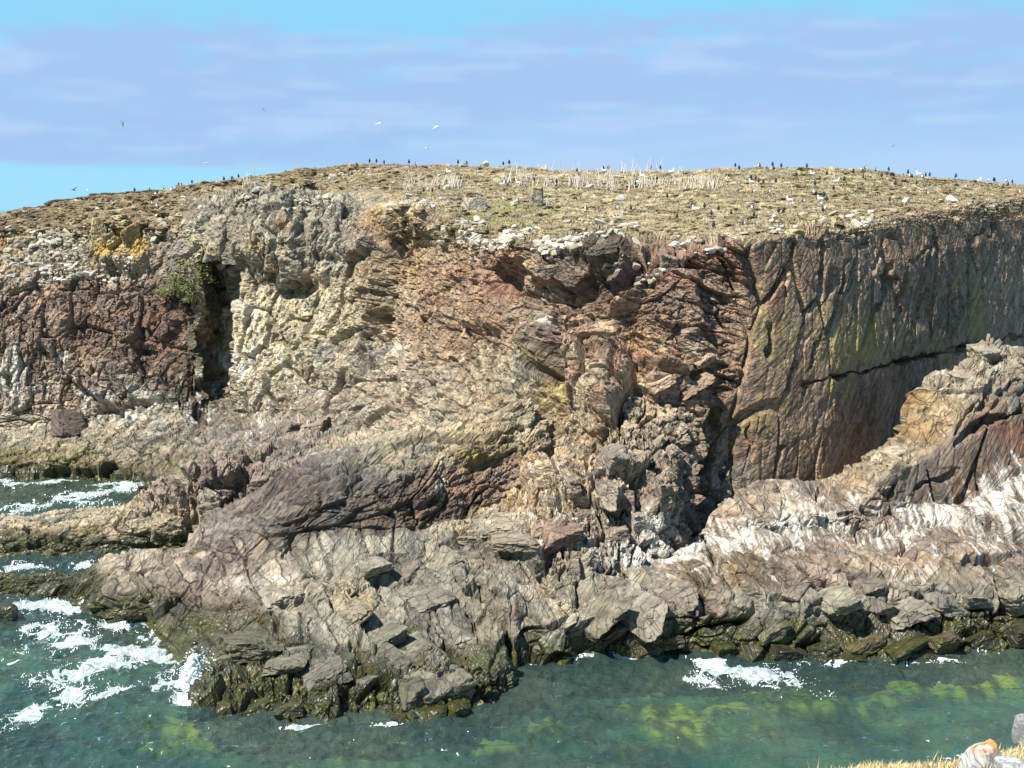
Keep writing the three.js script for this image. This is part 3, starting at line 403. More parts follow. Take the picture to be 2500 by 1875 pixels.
    [LICH, 275, 605, 70, 70, 1.0, null, 8], [LICH, 345, 595, 40, 76, 1.25, null, 8], [LICH, 245, 620, 24, 44, 1.3, null, 8], [LICH, 40, 560, 60, 40, 0.8, null, 8], [ORANGE, 10, 600, 44, 56, 0.75, null, 8], [LICH, 60, 570, 60, 50, 0.7, null, 8], [ORANGE, 690, 640, 20, 24, 0.62, null, 8], [ORANGE, 722, 566, 20, 24, 0.6, null, 8], [LICH, 640, 590, 30, 40, 0.42, null, 8], [LICH, 500, 600, 16, 40, 0.5, null, 8],
    [[0.07, 0.055, 0.045], 2150, 760, 260, 150, 0.42, -0.2, 5], [[0.09, 0.06, 0.05], 2150, 1000, 250, 90, 0.32, -0.15, 5], [[0.07, 0.055, 0.045], 1900, 900, 90, 200, 0.3, -0.2, 5], [RUST, 478, 960, 14, 90, 0.95, 0.02, 6], [RUST, 2010, 1130, 20, 50, 0.6, -0.05, 6], [RUST, 2290, 880, 50, 40, 0.45, 0.2, 5], [RUST, 1650, 1370, 30, 40, 0.5, 0, 5], [RUST, 1960, 1150, 60, 40, 0.45, -0.1, 5],
    [YG.map((c) => c * 1.3), 2090, 860, 130, 110, 0.7, -0.32, 8], [YG.map((c) => c * 1.15), 2385, 800, 36, 80, 0.85, -0.3, 10], [YG.map((c) => c * 1.1), 2320, 860, 90, 24, 0.5, -0.3, 9], [YG.map((c) => c * 1.15), 1900, 1030, 90, 90, 0.5, -0.3, 7], [[0.40, 0.34, 0.12], 1334, 930, 14, 80, 0.6, 0.1, 6],
  ],
  edgeFade: (px, py) => 1,
});

// ------------------------------------------------------------------ the reef on the left and the blocks that stand on it
const reef = body({
  name: 'reef', label: 'low weedy rock reef with square blocks running out into the cove', seed: 300, x0: -130, x1: 760, dx: 2.4, tide: 0.75, soft: 0.1,
  lines: [
    [[-140, 1290, 76], [0, 1290, 76], [300, 1262, 77], [450, 1235, 77], [560, 1180, 77], [700, 1130, 77], [770, 1120, 77]],
    [[-140, 1262, 73], [0, 1262, 73], [76, 1256, 73], [114, 1250, 73], [228, 1240, 72.6], [304, 1226, 72.6], [340, 1206, 72.8], [400, 1186, 73], [440, 1160, 73.4], [467, 1124, 73.6], [532, 1110, 74], [645, 1090, 75], [760, 1080, 75]],
    [[-140, 1285, 70.2], [0, 1283, 70.2], [114, 1272, 70.2], [228, 1262, 70], [304, 1250, 70], [370, 1238, 70.2], [420, 1224, 70.6], [455, 1186, 71.2], [480, 1160, 71.4], [540, 1152, 71.2], [600, 1160, 71], [760, 1150, 70.6]],
    [[-140, 1320, 68.2], [0, 1318, 68.2], [114, 1308, 68.4], [228, 1300, 68.5], [304, 1290, 68.6], [370, 1276, 69], [440, 1262, 69.4], [490, 1255, 69.7], [600, 1250, 69.8], [760, 1240, 69.6]],
    [[-140, 1376, 66.6], [0, 1374, 66.6], [76, 1362, 66.8], [190, 1348, 67.2], [266, 1346, 67.3], [342, 1336, 67.9], [448, 1332, 68], [560, 1330, 68.2], [760, 1310, 68.4]],
    [[-140, 1430, 66], [0, 1428, 66], [266, 1400, 66.6], [448, 1385, 67.4], [760, 1370, 67.8]],
  ],
  rows: [12, 26, 32, 44, 18],
  fabrics: [['reef', 100, 1300, 330, 90], ['crag', 570, 1200, 130, 90, 1.2], ['joint', 400, 1220, 80, 50, 1.1]],
  colours: [['top', 100, 1270, 300, 40, TANL, GREY], ['top', 300, 1270, 120, 40, CREAM, TAN], ['block', 410, 1290, 60, 40, CREAM, TAN, 1.3], ['block', 400, 1215, 60, 30, PURPL, PINKL, 1.2], ['block', 560, 1170, 110, 60, GREY, PURPL, 1.2], ['block', 600, 1240, 80, 50, GREY, BROWN], ['low', 100, 1340, 300, 40, BROWN, GREEN], ['top', 680, 1130, 90, 50, GREYB, PURPL]],
  lumps: [['block', 420, 1210, 36, 26, 0, 0.8, 0.2], ['block', 500, 1165, 34, 22, 0, 0.7, 0.2], ['block', 560, 1160, 40, 22, -0.1, 0.9, 0.2], ['block', 415, 1285, 46, 40, 0, 0.7, 0.25], ['block', 545, 1215, 36, 30, 0, 0.6, 0.2], ['block', 640, 1190, 40, 26, 0, 0.5, 0.2]],
  cracks: [['joint', 8, 0.7, [472, 1175, 478, 1220, 482, 1270]], ['ledge', 10, 0.8, [535, 1145, 600, 1140]], ['joint', 9, 0.8, [605, 1150, 606, 1230]], ['ledge', 10, 0.7, [0, 1300, 80, 1285, 120, 1280]], ['ledge', 14, 0.9, [20, 1340, 120, 1325, 200, 1320]], ['joint', 8, 0.5, [380, 1290, 350, 1350]], ['ledge', 12, 0.6, [500, 1200, 610, 1190]]],
  wash: [[WASH, 720, 1070, 16, 24, 0.8, 0, 5], [GREEN, 360, 1310, 40, 50, 0.6, 0.1, 8], [LICH.map((c) => c * 0.6), 110, 1290, 40, 14, 0.45, null, 8]],
});

// ------------------------------------------------------------------ the wave-cut platform, its dark arm, and the dipping slabs on the right
const platform = body({
  name: 'rock_platform', label: 'grey wave cut rock platform and whitewashed slabs at the cliff foot', seed: 500, tint: [0.86, 0.87, 0.84], fine: 0.02, grainAlong: [0.46, -0.16, 0.86], grainAcross: [-0.9, 0.9, 0.46], x0: -130, x1: 2630, dx, tide: 1.35,
  lines: [
    [[-140, 1460, 63], [0, 1460, 63], [200, 1440, 64], [320, 1370, 66], [444, 1340, 66], [500, 1260, 70], [608, 1200, 71], [700, 1150, 72], [850, 1100, 72], [1000, 1060, 71], [1150, 1040, 68], [1300, 1010, 66], [1400, 1190, 63], [1668, 1330, 62], [1800, 1230, 66], [2000, 1190, 67], [2200, 1100, 69], [2300, 960, 70], [2400, 870, 71], [2500, 870, 72], [2640, 880, 72]],
    [[-140, 1404, 61.4], [0, 1402, 61.4], [130, 1400, 61.3], [200, 1396, 61], [232, 1374, 60.9], [273, 1354, 60.9], [334, 1342, 60.6], [444, 1334, 60.5], [475, 1292, 61], [510, 1271, 61.6], [608, 1233, 60.8], [695, 1184, 60.8], [797, 1123, 61.2], [900, 1090, 61.5], [1000, 1060, 61.9], [1150, 1012, 62.6], [1290, 972, 62.6], [1350, 1040, 62.8], [1400, 1180, 60], [1480, 1270, 60], [1600, 1305, 60], [1668, 1315, 57.8], [1709, 1264, 58.6], [1770, 1234, 59.2], [1812, 1204, 59.7], [1869, 1181, 60.5], [1964, 1177, 61.5], [2063, 1158, 62.3], [2104, 1123, 63], [2146, 1093, 63.4], [2173, 1070, 63.9], [2203, 1025, 64.5], [2230, 979, 64.9], [2260, 950, 65.2], [2283, 915, 65.5], [2332, 900, 65.9], [2355, 878, 66.2], [2382, 850, 66.4], [2404, 822, 66.5], [2458, 850, 66.6], [2500, 846, 67], [2640, 870, 68]],
    [[-140, 1415, 60.8], [0, 1414, 60.8], [130, 1412, 60.7], [232, 1390, 59.8], [334, 1370, 58.6], [444, 1370, 57.8], [510, 1330, 58.6], [608, 1290, 58.2], [695, 1255, 57.5], [797, 1215, 57.2], [900, 1190, 57.6], [1000, 1160, 58.2], [1100, 1110, 59.6], [1200, 1068, 60.3], [1290, 1040, 61], [1350, 1140, 60.6], [1400, 1240, 57.8], [1480, 1330, 58], [1600, 1338, 58.3], [1668, 1344, 56.4], [1740, 1316, 57.1], [1800, 1290, 57.3], [1869, 1268, 57.7], [1964, 1255, 58.4], [2063, 1240, 59.1], [2154, 1192, 60.1], [2207, 1146, 60.7], [2275, 1120, 61.5], [2306, 1090, 61.9], [2336, 1036, 62.3], [2400, 996, 63], [2500, 966, 64], [2640, 960, 65]],
    [[-140, 1430, 60.4], [0, 1430, 60.4], [130, 1428, 60.3], [232, 1410, 59], [334, 1400, 57.2], [444, 1400, 56.5], [510, 1375, 56.6], [608, 1348, 56.6], [695, 1336, 56.4], [750, 1312, 56.6], [830, 1300, 56.4], [982, 1292, 56.6], [1077, 1279, 57.4], [1172, 1248, 58.6], [1240, 1234, 59], [1290, 1236, 58.4], [1350, 1262, 57.6], [1400, 1280, 56.4], [1480, 1380, 55.4], [1600, 1362, 56.5], [1668, 1362, 55.9], [1740, 1346, 56.3], [1800, 1318, 56.8], [1869, 1296, 57.4], [1964, 1292, 57.9], [2063, 1286, 58.5], [2154, 1262, 59.5], [2207, 1240, 60.1], [2264, 1229, 60.7], [2321, 1225, 60.9], [2363, 1210, 61.1], [2420, 1172, 61.6], [2458, 1138, 62.1], [2500, 1115, 62.6], [2640, 1090, 64]],
    [[-140, 1440, 60.1], [0, 1440, 60.1], [130, 1438, 60], [232, 1440, 57.8], [334, 1450, 55.2], [444, 1455, 54.8], [608, 1430, 54.2], [797, 1400, 54.2], [982, 1390, 54.1], [1172, 1380, 54], [1290, 1370, 54], [1400, 1390, 53.6], [1480, 1440, 53.2], [1600, 1430, 53.4], [1668, 1425, 53.5], [1740, 1410, 53.9], [1869, 1390, 54.4], [1964, 1384, 54.6], [2063, 1374, 54.9], [2207, 1350, 55.6], [2321, 1330, 56.5], [2420, 1320, 57], [2500, 1310, 57.2], [2640, 1300, 57.5]],
    [[-140, 1452, 59.8], [0, 1452, 59.8], [130, 1450, 59.7], [232, 1466, 56.9], [300, 1490, 55.4], [365, 1495, 54.6], [420, 1520, 53.4], [500, 1540, 51.6], [608, 1560, 50], [722, 1600, 48.2], [830, 1640, 46.9], [950, 1650, 46.6], [1060, 1655, 46.5], [1160, 1640, 46.9], [1230, 1590, 48.6], [1290, 1520, 50.9], [1362, 1530, 50.7], [1480, 1500, 51.4], [1600, 1502, 51.6], [1700, 1500, 51.7], [1869, 1496, 52], [2000, 1488, 52.4], [2150, 1470, 52.9], [2300, 1450, 53.2], [2500, 1432, 53.6], [2640, 1424, 54]],
    [[-140, 1472, 59.4], [0, 1472, 59.4], [130, 1470, 59.4], [213, 1484, 57.6], [270, 1512, 56], [342, 1520, 55.4], [380, 1550, 53.8], [440, 1620, 50.4], [470, 1690, 47.4], [520, 1738, 45.3], [570, 1752, 44.8], [722, 1760, 44.5], [830, 1764, 44.4], [950, 1740, 45.2], [1043, 1764, 44.4], [1172, 1740, 45.3], [1240, 1690, 47.4], [1270, 1640, 49.6], [1310, 1628, 50], [1362, 1630, 50], [1415, 1600, 51.3], [1476, 1592, 51.7], [1552, 1612, 50.8], [1600, 1612, 50.8], [1670, 1592, 51.7], [1750, 1606, 51.1], [1964, 1612, 50.8], [2100, 1610, 50.9], [2306, 1608, 51], [2381, 1588, 51.9], [2500, 1578, 52.3], [2640, 1575, 52.5]],
    [[-140, 1540, 58.6], [0, 1540, 58.6], [213, 1560, 56.6], [342, 1590, 54], [440, 1690, 49], [520, 1810, 44.2], [830, 1830, 43.4], [1172, 1810, 44.2], [1270, 1710, 48.4], [1362, 1695, 49.2], [1552, 1680, 50], [1964, 1680, 50], [2306, 1676, 50.2], [2500, 1650, 51.4], [2640, 1645, 51.6]],
  ],
  rows: [10, 46, 54, 54, 84, 54, 12],
  fabrics: [
    ['plat', 500, 1400, 280, 110], ['plat', 700, 1560, 260, 130], ['plat', 1000, 1480, 270, 190], ['joint', 700, 1680, 260, 60, 0.9], ['joint', 1080, 1680, 120, 80, 1.0], ['beds', 760, 1200, 200, 80, 1.1], ['beds', 1050, 1150, 220, 110, 1.1], ['reef', 100, 1420, 150, 40],
    ['slab', 1350, 1480, 140, 100, 1.1], ['slab', 1650, 1430, 230, 90, 1.1], ['slab', 2000, 1390, 300, 110, 1.1], ['slab', 2380, 1360, 230, 110, 1.1], ['plat', 1650, 1560, 240, 40], ['plat', 2050, 1550, 300, 55, 1.1], ['joint', 2300, 1500, 220, 45, 0.9], ['shatter', 1200, 1330, 140, 50], ['joint', 1420, 1330, 100, 60],
    ['slab', 1900, 1230, 230, 45, 1.0], ['shatter', 2380, 900, 110, 70, 1.1], ['slab', 2240, 1040, 70, 80, 0.8], ['beds', 2170, 1130, 60, 40, 0.9], ['wall', 2330, 1140, 130, 80, 1.1], ['wall', 2480, 1040, 90, 80], ['joint', 2000, 1275, 170, 18, 1.1],
  ],
  colours: [
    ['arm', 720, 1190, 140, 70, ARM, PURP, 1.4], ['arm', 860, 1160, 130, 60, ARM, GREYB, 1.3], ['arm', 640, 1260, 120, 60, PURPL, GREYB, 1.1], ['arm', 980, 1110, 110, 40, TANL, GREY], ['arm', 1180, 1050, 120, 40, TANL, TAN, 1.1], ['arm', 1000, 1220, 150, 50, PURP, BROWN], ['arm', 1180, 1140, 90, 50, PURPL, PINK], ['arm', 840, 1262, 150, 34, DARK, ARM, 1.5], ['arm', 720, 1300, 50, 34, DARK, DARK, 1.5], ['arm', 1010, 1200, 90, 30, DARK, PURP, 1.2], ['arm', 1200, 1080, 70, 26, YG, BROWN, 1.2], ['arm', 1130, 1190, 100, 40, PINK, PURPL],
    ['top', 330, 1390, 140, 50, PINKL, GREY, 1.1], ['top', 530, 1370, 130, 60, PINKL, PURPL, 1.1], ['top', 620, 1420, 120, 40, PALE, PINKL], ['top', 470, 1470, 130, 40, PURPL, BROWN, 1.0], ['top', 560, 1520, 140, 45, col(150, 134, 114), BROWN, 1.1], ['top', 800, 1380, 150, 60, GREY, PALE], ['top', 780, 1480, 130, 60, GREY, GREYL], ['top', 880, 1480, 60, 40, TANL, GOLD, 1.0], ['top', 1050, 1380, 160, 70, GREYB, GREY, 1.1], ['top', 1000, 1550, 160, 100, GREYL, GREYB, 1.1], ['top', 700, 1620, 160, 70, GREY, GREYB, 1.1], ['top', 1150, 1640, 80, 70, GREYB, GREY], ['top', 1190, 1500, 70, 60, GREY, BROWN],
    ['shelf', 1150, 1290, 110, 26, PALE, TANL, 1.1], ['shelf', 1230, 1280, 90, 30, PINKL, GOLD, 1.1], ['shelf', 1340, 1300, 80, 50, PINK, PINKL, 1.1], ['shelf', 1240, 1370, 120, 40, GREY, BROWN], ['slab', 1380, 1440, 100, 60, GREYL, GREY, 1.1], ['slab', 1335, 1415, 26, 24, OCHRE, PINK, 0.8], ['slab', 1400, 1520, 120, 45, GREYL, GREY, 1.1], ['slab', 1430, 1570, 90, 30, col(150, 136, 96), BROWN, 1.0], ['slab', 1540, 1450, 110, 50, GREY, PURPL], ['slab', 1780, 1390, 90, 60, col(168, 138, 100), BROWN, 1.1], ['slab', 1950, 1370, 110, 60, PURPL, BROWN, 1.1], ['slab', 2080, 1400, 110, 60, PINKL, PURPL, 1.0], ['slab', 2200, 1360, 120, 60, col(176, 150, 124), PURPL, 1.0], ['slab', 2400, 1370, 130, 50, col(172, 148, 122), PURPL, 1.1], ['slab', 1680, 1500, 140, 40, GREY, PURPL], ['slab', 1950, 1480, 180, 35, GREYB, GREY, 1.1], ['slab', 2250, 1460, 200, 40, GREYB, GREY, 1.1], ['slab', 2480, 1450, 100, 60, GREYB, GREY], ['low', 1900, 1560, 400, 40, BROWN, GREYB], ['low', 2380, 1540, 180, 40, BROWN, GREEN],
    ['ridge', 1730, 1270, 60, 30, PALE, PINK], ['ridge', 1850, 1220, 80, 30, PURPL, PINKL, 1.1], ['ridge', 1980, 1215, 90, 36, PURPL, PINKL, 1.1], ['ridge', 2090, 1170, 60, 40, PINKL, TAN, 1.1], ['ridge', 2170, 1120, 45, 45, TANL, PINKL, 1.1], ['ridge', 2220, 1040, 50, 50, OCHRE, TAN, 1.4], ['ridge', 2300, 1000, 50, 50, GOLD, TAN, 1.1], ['ridge', 2330, 930, 60, 40, PINKL, PALE, 1.1], ['ridge', 2420, 880, 80, 50, GREYL, PINKL, 1.1], ['ridge', 2440, 940, 90, 30, GREY, PURPL], ['face', 2240, 1180, 80, 40, GREYB, PURPL, 1.1], ['face', 2370, 1100, 70, 60, BROWN, PURPL, 1.1], ['face', 2440, 1060, 70, 50, BROWN, RED, 1.1], ['face', 2490, 1000, 60, 40, GREYB, BROWN, 1.1], ['face', 2330, 1180, 70, 36, BROWN, col(120, 84, 56), 1.1], ['bar', 100, 1420, 160, 40, GREYB, BROWN],
  ],
  cracks: [
    ['cave', 22, 0.8, [700, 1320, 722, 1300, 770, 1286]], ['cave', 10, 0.4, [790, 1288, 900, 1290, 1000, 1284]], ['cave', 12, 0.6, [1000, 1250, 1080, 1215]], ['undercut', 14, 0.9, [1170, 1080, 1240, 1050, 1276, 1040]], ['undercut', 16, 1.0, [1140, 1140, 1190, 1128, 1215, 1120]], ['undercut', 14, 0.9, [912, 1192, 960, 1180, 1010, 1172]], ['undercut', 14, 0.8, [840, 1210, 890, 1180]], ['hollow', 10, 0.6, [690, 1360, 700, 1320]],
    ['channel', 30, 1.6, [1150, 1400, 1195, 1470, 1230, 1530, 1262, 1590, 1290, 1640], 'down'], ['channel', 16, 1.0, [1150, 1390, 1180, 1425, 1215, 1420], 'down'], ['cave', 18, 1.0, [1325, 1372, 1340, 1345, 1350, 1335]], ['cave', 14, 0.8, [1380, 1340, 1430, 1330]],
    ['notch', 22, 1.2, [372, 1518, 390, 1500, 420, 1462, 460, 1440], 'down'], ['joint', 10, 0.5, [430, 1430, 520, 1430, 600, 1470, 640, 1500], 'down'], ['joint', 9, 0.5, [700, 1430, 800, 1450, 830, 1500], 'down'], ['joint', 12, 0.6, [545, 1610, 610, 1580, 700, 1570, 760, 1560]], ['joint', 9, 0.6, [900, 1400, 960, 1480, 1000, 1540], 'down'], ['joint', 9, 0.6, [1040, 1500, 1100, 1600, 1140, 1660], 'down'], ['joint', 9, 0.5, [960, 1560, 1010, 1640], 'down'], ['joint', 10, 0.6, [860, 1580, 900, 1640], 'down'], ['joint', 10, 0.6, [1120, 1440, 1170, 1560], 'down'], ['ledge', 14, 0.8, [830, 1660, 900, 1650, 980, 1660, 1030, 1650]], ['ledge', 12, 0.7, [600, 1690, 700, 1690, 800, 1700]],
    ['slot', 12, 0.9, [1650, 1560, 1720, 1530, 1790, 1520, 1850, 1500]], ['joint', 12, 0.7, [1725, 1340, 1760, 1400, 1800, 1440]], ['joint', 10, 0.6, [1940, 1380, 2000, 1420, 2060, 1440]], ['joint', 10, 0.6, [2050, 1385, 2075, 1425]], ['cave', 16, 1.0, [2340, 1388, 2360, 1382, 2375, 1396]], ['ledge', 12, 0.7, [2290, 1330, 2300, 1370, 2340, 1395, 2400, 1380, 2500, 1355]], ['ledge', 14, 0.8, [1880, 1480, 1960, 1440, 2000, 1440, 2080, 1460]], ['cave', 14, 1.0, [1700, 1580, 1760, 1585]], ['cave', 14, 1.1, [1930, 1590, 1990, 1570, 2000, 1560]], ['joint', 10, 0.6, [2420, 1420, 2450, 1470, 2480, 1520]], ['ledge', 12, 0.7, [2230, 1470, 2300, 1450]], ['cave', 16, 0.9, [1340, 1620, 1380, 1600, 1410, 1600]],
    ['gash', 10, 0.6, [2240, 1010, 2265, 990]], ['gash', 10, 0.5, [2330, 1060, 2350, 1020, 2380, 980]], ['gash', 14, 0.8, [2330, 1080, 2420, 1020, 2500, 1000]], ['gash', 10, 0.6, [2230, 1190, 2340, 1150]], ['gash', 12, 0.7, [2400, 1000, 2430, 920]],
  ],
  lumps: [
    ['block', 1070, 1640, 55, 46, 0.5, 0.45, 0.6], ['block', 890, 1640, 50, 40, 0.3, 0.25, 0.6], ['block', 1230, 1270, 90, 30, 0.05, 0.25, 0.6], ['block', 1380, 1310, 70, 46, 0.25, 0.35, 0.6], ['slab', 610, 1590, 66, 30, -0.1, 0.35, 0.6], ['slab', 560, 1660, 40, 40, 0.2, 0.30, 0.6], ['slab', 545, 1715, 24, 34, 0.1, 0.35, 0.6], ['slab', 1760, 1390, 90, 40, 0.6, 0.25, 0.6], ['slab', 2420, 1350, 120, 36, 0.08, 0.35, 0.6], ['block', 2050, 1470, 46, 24, 0.2, 0.30, 0.6], ['block', 1960, 1470, 30, 30, 0, 0.30, 0.6], ['block', 2150, 1490, 70, 30, 0.1, 0.25, 0.6], ['block', 2280, 1450, 50, 24, -0.2, 0.25, 0.6], ['slab', 2250, 1030, 40, 55, 0.5, 0.25, 0.6], ['slab', 780, 1440, 60, 26, 0.4, 0.20, 0.6], ['arm bulge', 720, 1190, 90, 50, -0.4, 0.30, 0.6],
  ],
  wash: [
    [WASH, 1760, 1310, 80, 45, 1.1, 0.5, 6], [WASH, 1860, 1270, 110, 30, 0.95, 0.7, 6], [WASH, 2000, 1270, 160, 26, 1.0, 0.1, 5], [WASH, 1930, 1330, 90, 40, 0.62, 0.9, 5], [WASH, 2080, 1310, 120, 24, 0.7, 0.6, 6], [WASH, 2330, 1255, 190, 40, 1.05, 0.5, 7], [WASH, 1740, 1380, 60, 40, 0.5, 0.9, 5], [WASH, 2420, 1330, 90, 40, 0.5, 0.8, 6], [WASH, 2450, 1200, 90, 60, 1.05, 0.6, 7], [WASH, 2470, 1290, 90, 36, 0.7, 0.7, 6], [WASH, 2200, 1290, 90, 24, 0.7, 0.5, 6], [WASH, 2180, 1230, 60, 20, 0.75, 0, 5], [WASH, 1680, 1350, 50, 36, 1.2, null, 6], [WASH, 1600, 1370, 90, 22, 1.0, null, 6], [WASH, 1880, 1400, 40, 40, 0.42, 1.0, 5], [WASH, 2220, 1400, 60, 36, 0.32, 0.9, 5], [WASH, 1180, 1310, 90, 16, 0.8, null, 6], [WASH, 1290, 1280, 70, 26, 0.55, 0.2, 5], [WASH, 1330, 1350, 30, 50, 0.5, 0.3, 5], [WASH, 1420, 1290, 70, 30, 0.85, null, 6], [WASH, 2060, 1210, 80, 40, 0.45, 0.8, 6], [WASH, 2235, 1420, 12, 14, 0.9, null, 5], [WASH, 640, 1410, 100, 22, 0.42, null, 6], [WASH, 1070, 1180, 12, 22, 0.7, 0.2, 5],
    [RUST, 2390, 1120, 60, 50, 0.6, 0.1, 6], [RUST, 2460, 1060, 40, 40, 0.55, 0.1, 6], [[0.30, 0.26, 0.07], 1180, 1100, 60, 26, 0.6, -0.2, 7], [[0.35, 0.30, 0.06], 1200, 1080, 24, 16, 0.6, null, 7], [RUST, 2070, 1270, 8, 20, 0.9, 0, 5],
  ],
});

// ------------------------------------------------------------------ naming
const used = new Map();
const numbered = (n) => { const k = used.get(n) ?? 0; used.set(n, k + 1); return k ? n + '_' + String(k).padStart(3, '0') : n; };
function tag(o, name, label, category, group, kind) {
  o.name = numbered(name); if (label) o.userData.label = label; if (category) o.userData.category = category; if (group) o.userData.group = group; if (kind) o.userData.kind = kind;
  o.traverse((m) => { if (m.isMesh) m.castShadow = m.receiveShadow = true; }); return o;
}
const std = (c, rough = 0.9, more = {}) => new THREE.MeshStandardMaterial({ color: new THREE.Color().setRGB(...c), roughness: rough, ...more });

// ------------------------------------------------------------------ sea bed, sea
const wave = (x, z) => { const f = 1 / (1 + Math.pow(Math.max(0, -z - 70) / 60, 2)); return f * (0.13 * fbm2(x * 0.24 + 3, z * 0.34, 701, 3) + 0.15 * fbm2(x * 0.8, z * 1.15, 702, 3) + 0.085 * (1 - 2 * Math.abs(vn2(x * 1.7 + z * 0.6, z * 2.3, 703))) + 0.03 * vn2(x * 3.6 - z, z * 4.4, 704)); };
const WEED = [[2200, 1625, 160, 22, 0.8], [2450, 1620, 90, 26, 0.9], [1980, 1690, 120, 22, 0.6], [1760, 1700, 60, 20, 0.6], [540, 1772, 120, 16, 0.9], [960, 1782, 120, 14, 0.9], [1665, 1748, 95, 42, 1.0], [1585, 1640, 52, 34, 0.9], [1620, 1712, 90, 20, 0.8], [1880, 1655, 120, 26, 0.8], [2340, 1640, 190, 40, 0.8], [2130, 1700, 130, 50, 0.55], [660, 1784, 240, 18, 1.0], [430, 1745, 80, 22, 0.7], [1090, 1785, 160, 16, 0.7], [860, 1800, 80, 30, 0.5], [385, 1800, 60, 14, 0.5], [1400, 1635, 70, 18, 0.9], [1840, 1740, 120, 30, 0.4], [1290, 1760, 120, 40, 0.35], [120, 1195, 100, 14, 0.4], [250, 1590, 60, 30, 0.3], [2250, 1750, 140, 30, 0.35], [760, 1850, 200, 18, 0.25], [1480, 1790, 120, 20, 0.3]];
const weedAt = (px, py) => { let w = 0; for (const m of WEED) { const a = (px - m[0]) / m[2], b = (py - m[1]) / m[3], q = a * a + b * b; if (q < 5) w = Math.max(w, m[4] * Math.exp(-q * 0.9)); } return w; };
{
  const P = [], C = [], I = [], cols = 440, rows = 240;
  for (let j = 0; j <= rows; j++) for (let i = 0; i <= cols; i++) {
    const px = -160 + 2820 * i / cols, py = 1130 + (1920 - 1130) * j / rows, p = onLevel(px, py, -0.6);
    const qx = px + 26 * fbm2(p[0] * 0.9, p[2] * 0.9, 731, 3), qy = py + 16 * fbm2(p[0] * 0.9, p[2] * 0.9, 732, 3);
    const w = weedAt(qx, qy), n = fbm2(p[0] * 0.5, p[2] * 0.5, 733, 4), t = clamp((w * 1.25 + n * 0.5 + 0.26 * fbm2(p[0] * 3, p[2] * 2, 735, 3) - 0.28) * 3.0);
    const s = fbm2(p[0] * 2.3, p[2] * 1.1, 734, 4);
    P.push(p[0], -1.2 + 0.3 * t + 0.3 * n + 0.1 * s, p[2]);
    let c = mix3([0.10, 0.20, 0.16], [0.012, 0.04, 0.042], clamp(0.5 + n * 1.5 + s * 0.6));
    c = mix3(c, mix3([0.82, 0.56, 0.05], [0.10, 0.085, 0.012], clamp(0.5 + s * 2.0 + 0.6 * fbm2(p[0] * 5, p[2] * 4, 736, 2))), t);
    C.push(...c);
  }
  const w = cols + 1; for (let j = 0; j < rows; j++) for (let i = 0; i < cols; i++) { const a = j * w + i; I.push(a, a + w, a + w + 1, a, a + w + 1, a + 1); }
  const g = new THREE.BufferGeometry(); g.setAttribute('position', new THREE.Float32BufferAttribute(P, 3)); g.setAttribute('color', new THREE.Float32BufferAttribute(C, 3)); g.setIndex(I); g.computeVertexNormals();
  scene.add(tag(new THREE.Mesh(g, new THREE.MeshStandardMaterial({ vertexColors: true, roughness: 1, name: 'sea bed' })), 'sea_bed', 'pale sandy sea bed with olive weed beds under shallow water', null, null, 'structure'));
}
{
  const cols = [], rows = [];
  for (const k of [-6, -3, -1.6, -1.0, -0.7, -0.52]) cols.push(k);
  for (let px = -160; px <= 2660; px += 5) cols.push((px - 1250) / FPX);
  for (const k of [0.52, 0.7, 1.0, 1.6, 3, 6]) cols.push(k);
  for (const d of [-60, -20, 2, 12, 22, 30, 35]) rows.push(d);
  for (let py = 1935; py > 1150; py -= 2.8) rows.push(-onLevel(1250, py, 0)[2]);
  for (let d = 95; d < 26000; d *= 1.22) rows.push(d);
  const P = [], C = [], UV = [], I = [], w = cols.length;
  for (const d of rows) for (const k of cols) {
    const x = k * Math.max(Math.abs(d), 40), z = -d; P.push(x, wave(x, z), z); UV.push(x * 0.35, z * 0.35);
    const n = fbm2(x * 0.16, z * 0.25, 741, 4), m = fbm2(x * 0.9, z * 1.6, 742, 3), t = clamp(0.5 + n * 1.2 + m * 0.6);
    C.push(...mix3([0.40, 0.54, 0.40], [0.19, 0.34, 0.30], t));
  }
  for (let j = 0; j < rows.length - 1; j++) for (let i = 0; i < w - 1; i++) { const a = j * w + i; I.push(a, a + 1, a + w + 1, a, a + w + 1, a + w); }
  const g = new THREE.BufferGeometry(); g.setAttribute('position', new THREE.Float32BufferAttribute(P, 3)); g.setAttribute('color', new THREE.Float32BufferAttribute(C, 3)); g.setAttribute('uv', new THREE.Float32BufferAttribute(UV, 2)); g.setIndex(I); g.computeVertexNormals();
  const ripple = grainTexture(512, (x, y) => 1 - Math.abs(2 * tile(x, y, 512, 7, 21, 5) - 1)); ripple.repeat.set(1, 1);
  const SEA = new THREE.MeshPhysicalMaterial({ name: 'sea water', vertexColors: true, roughness: 0.06, transmission: 0.91, thickness: 0, ior: 1.33, bumpMap: ripple, bumpScale: 0.10 });
  scene.add(tag(new THREE.Mesh(g, SEA), 'sea', 'clear green sea water washing round the rocks', null, null, 'structure'));
}
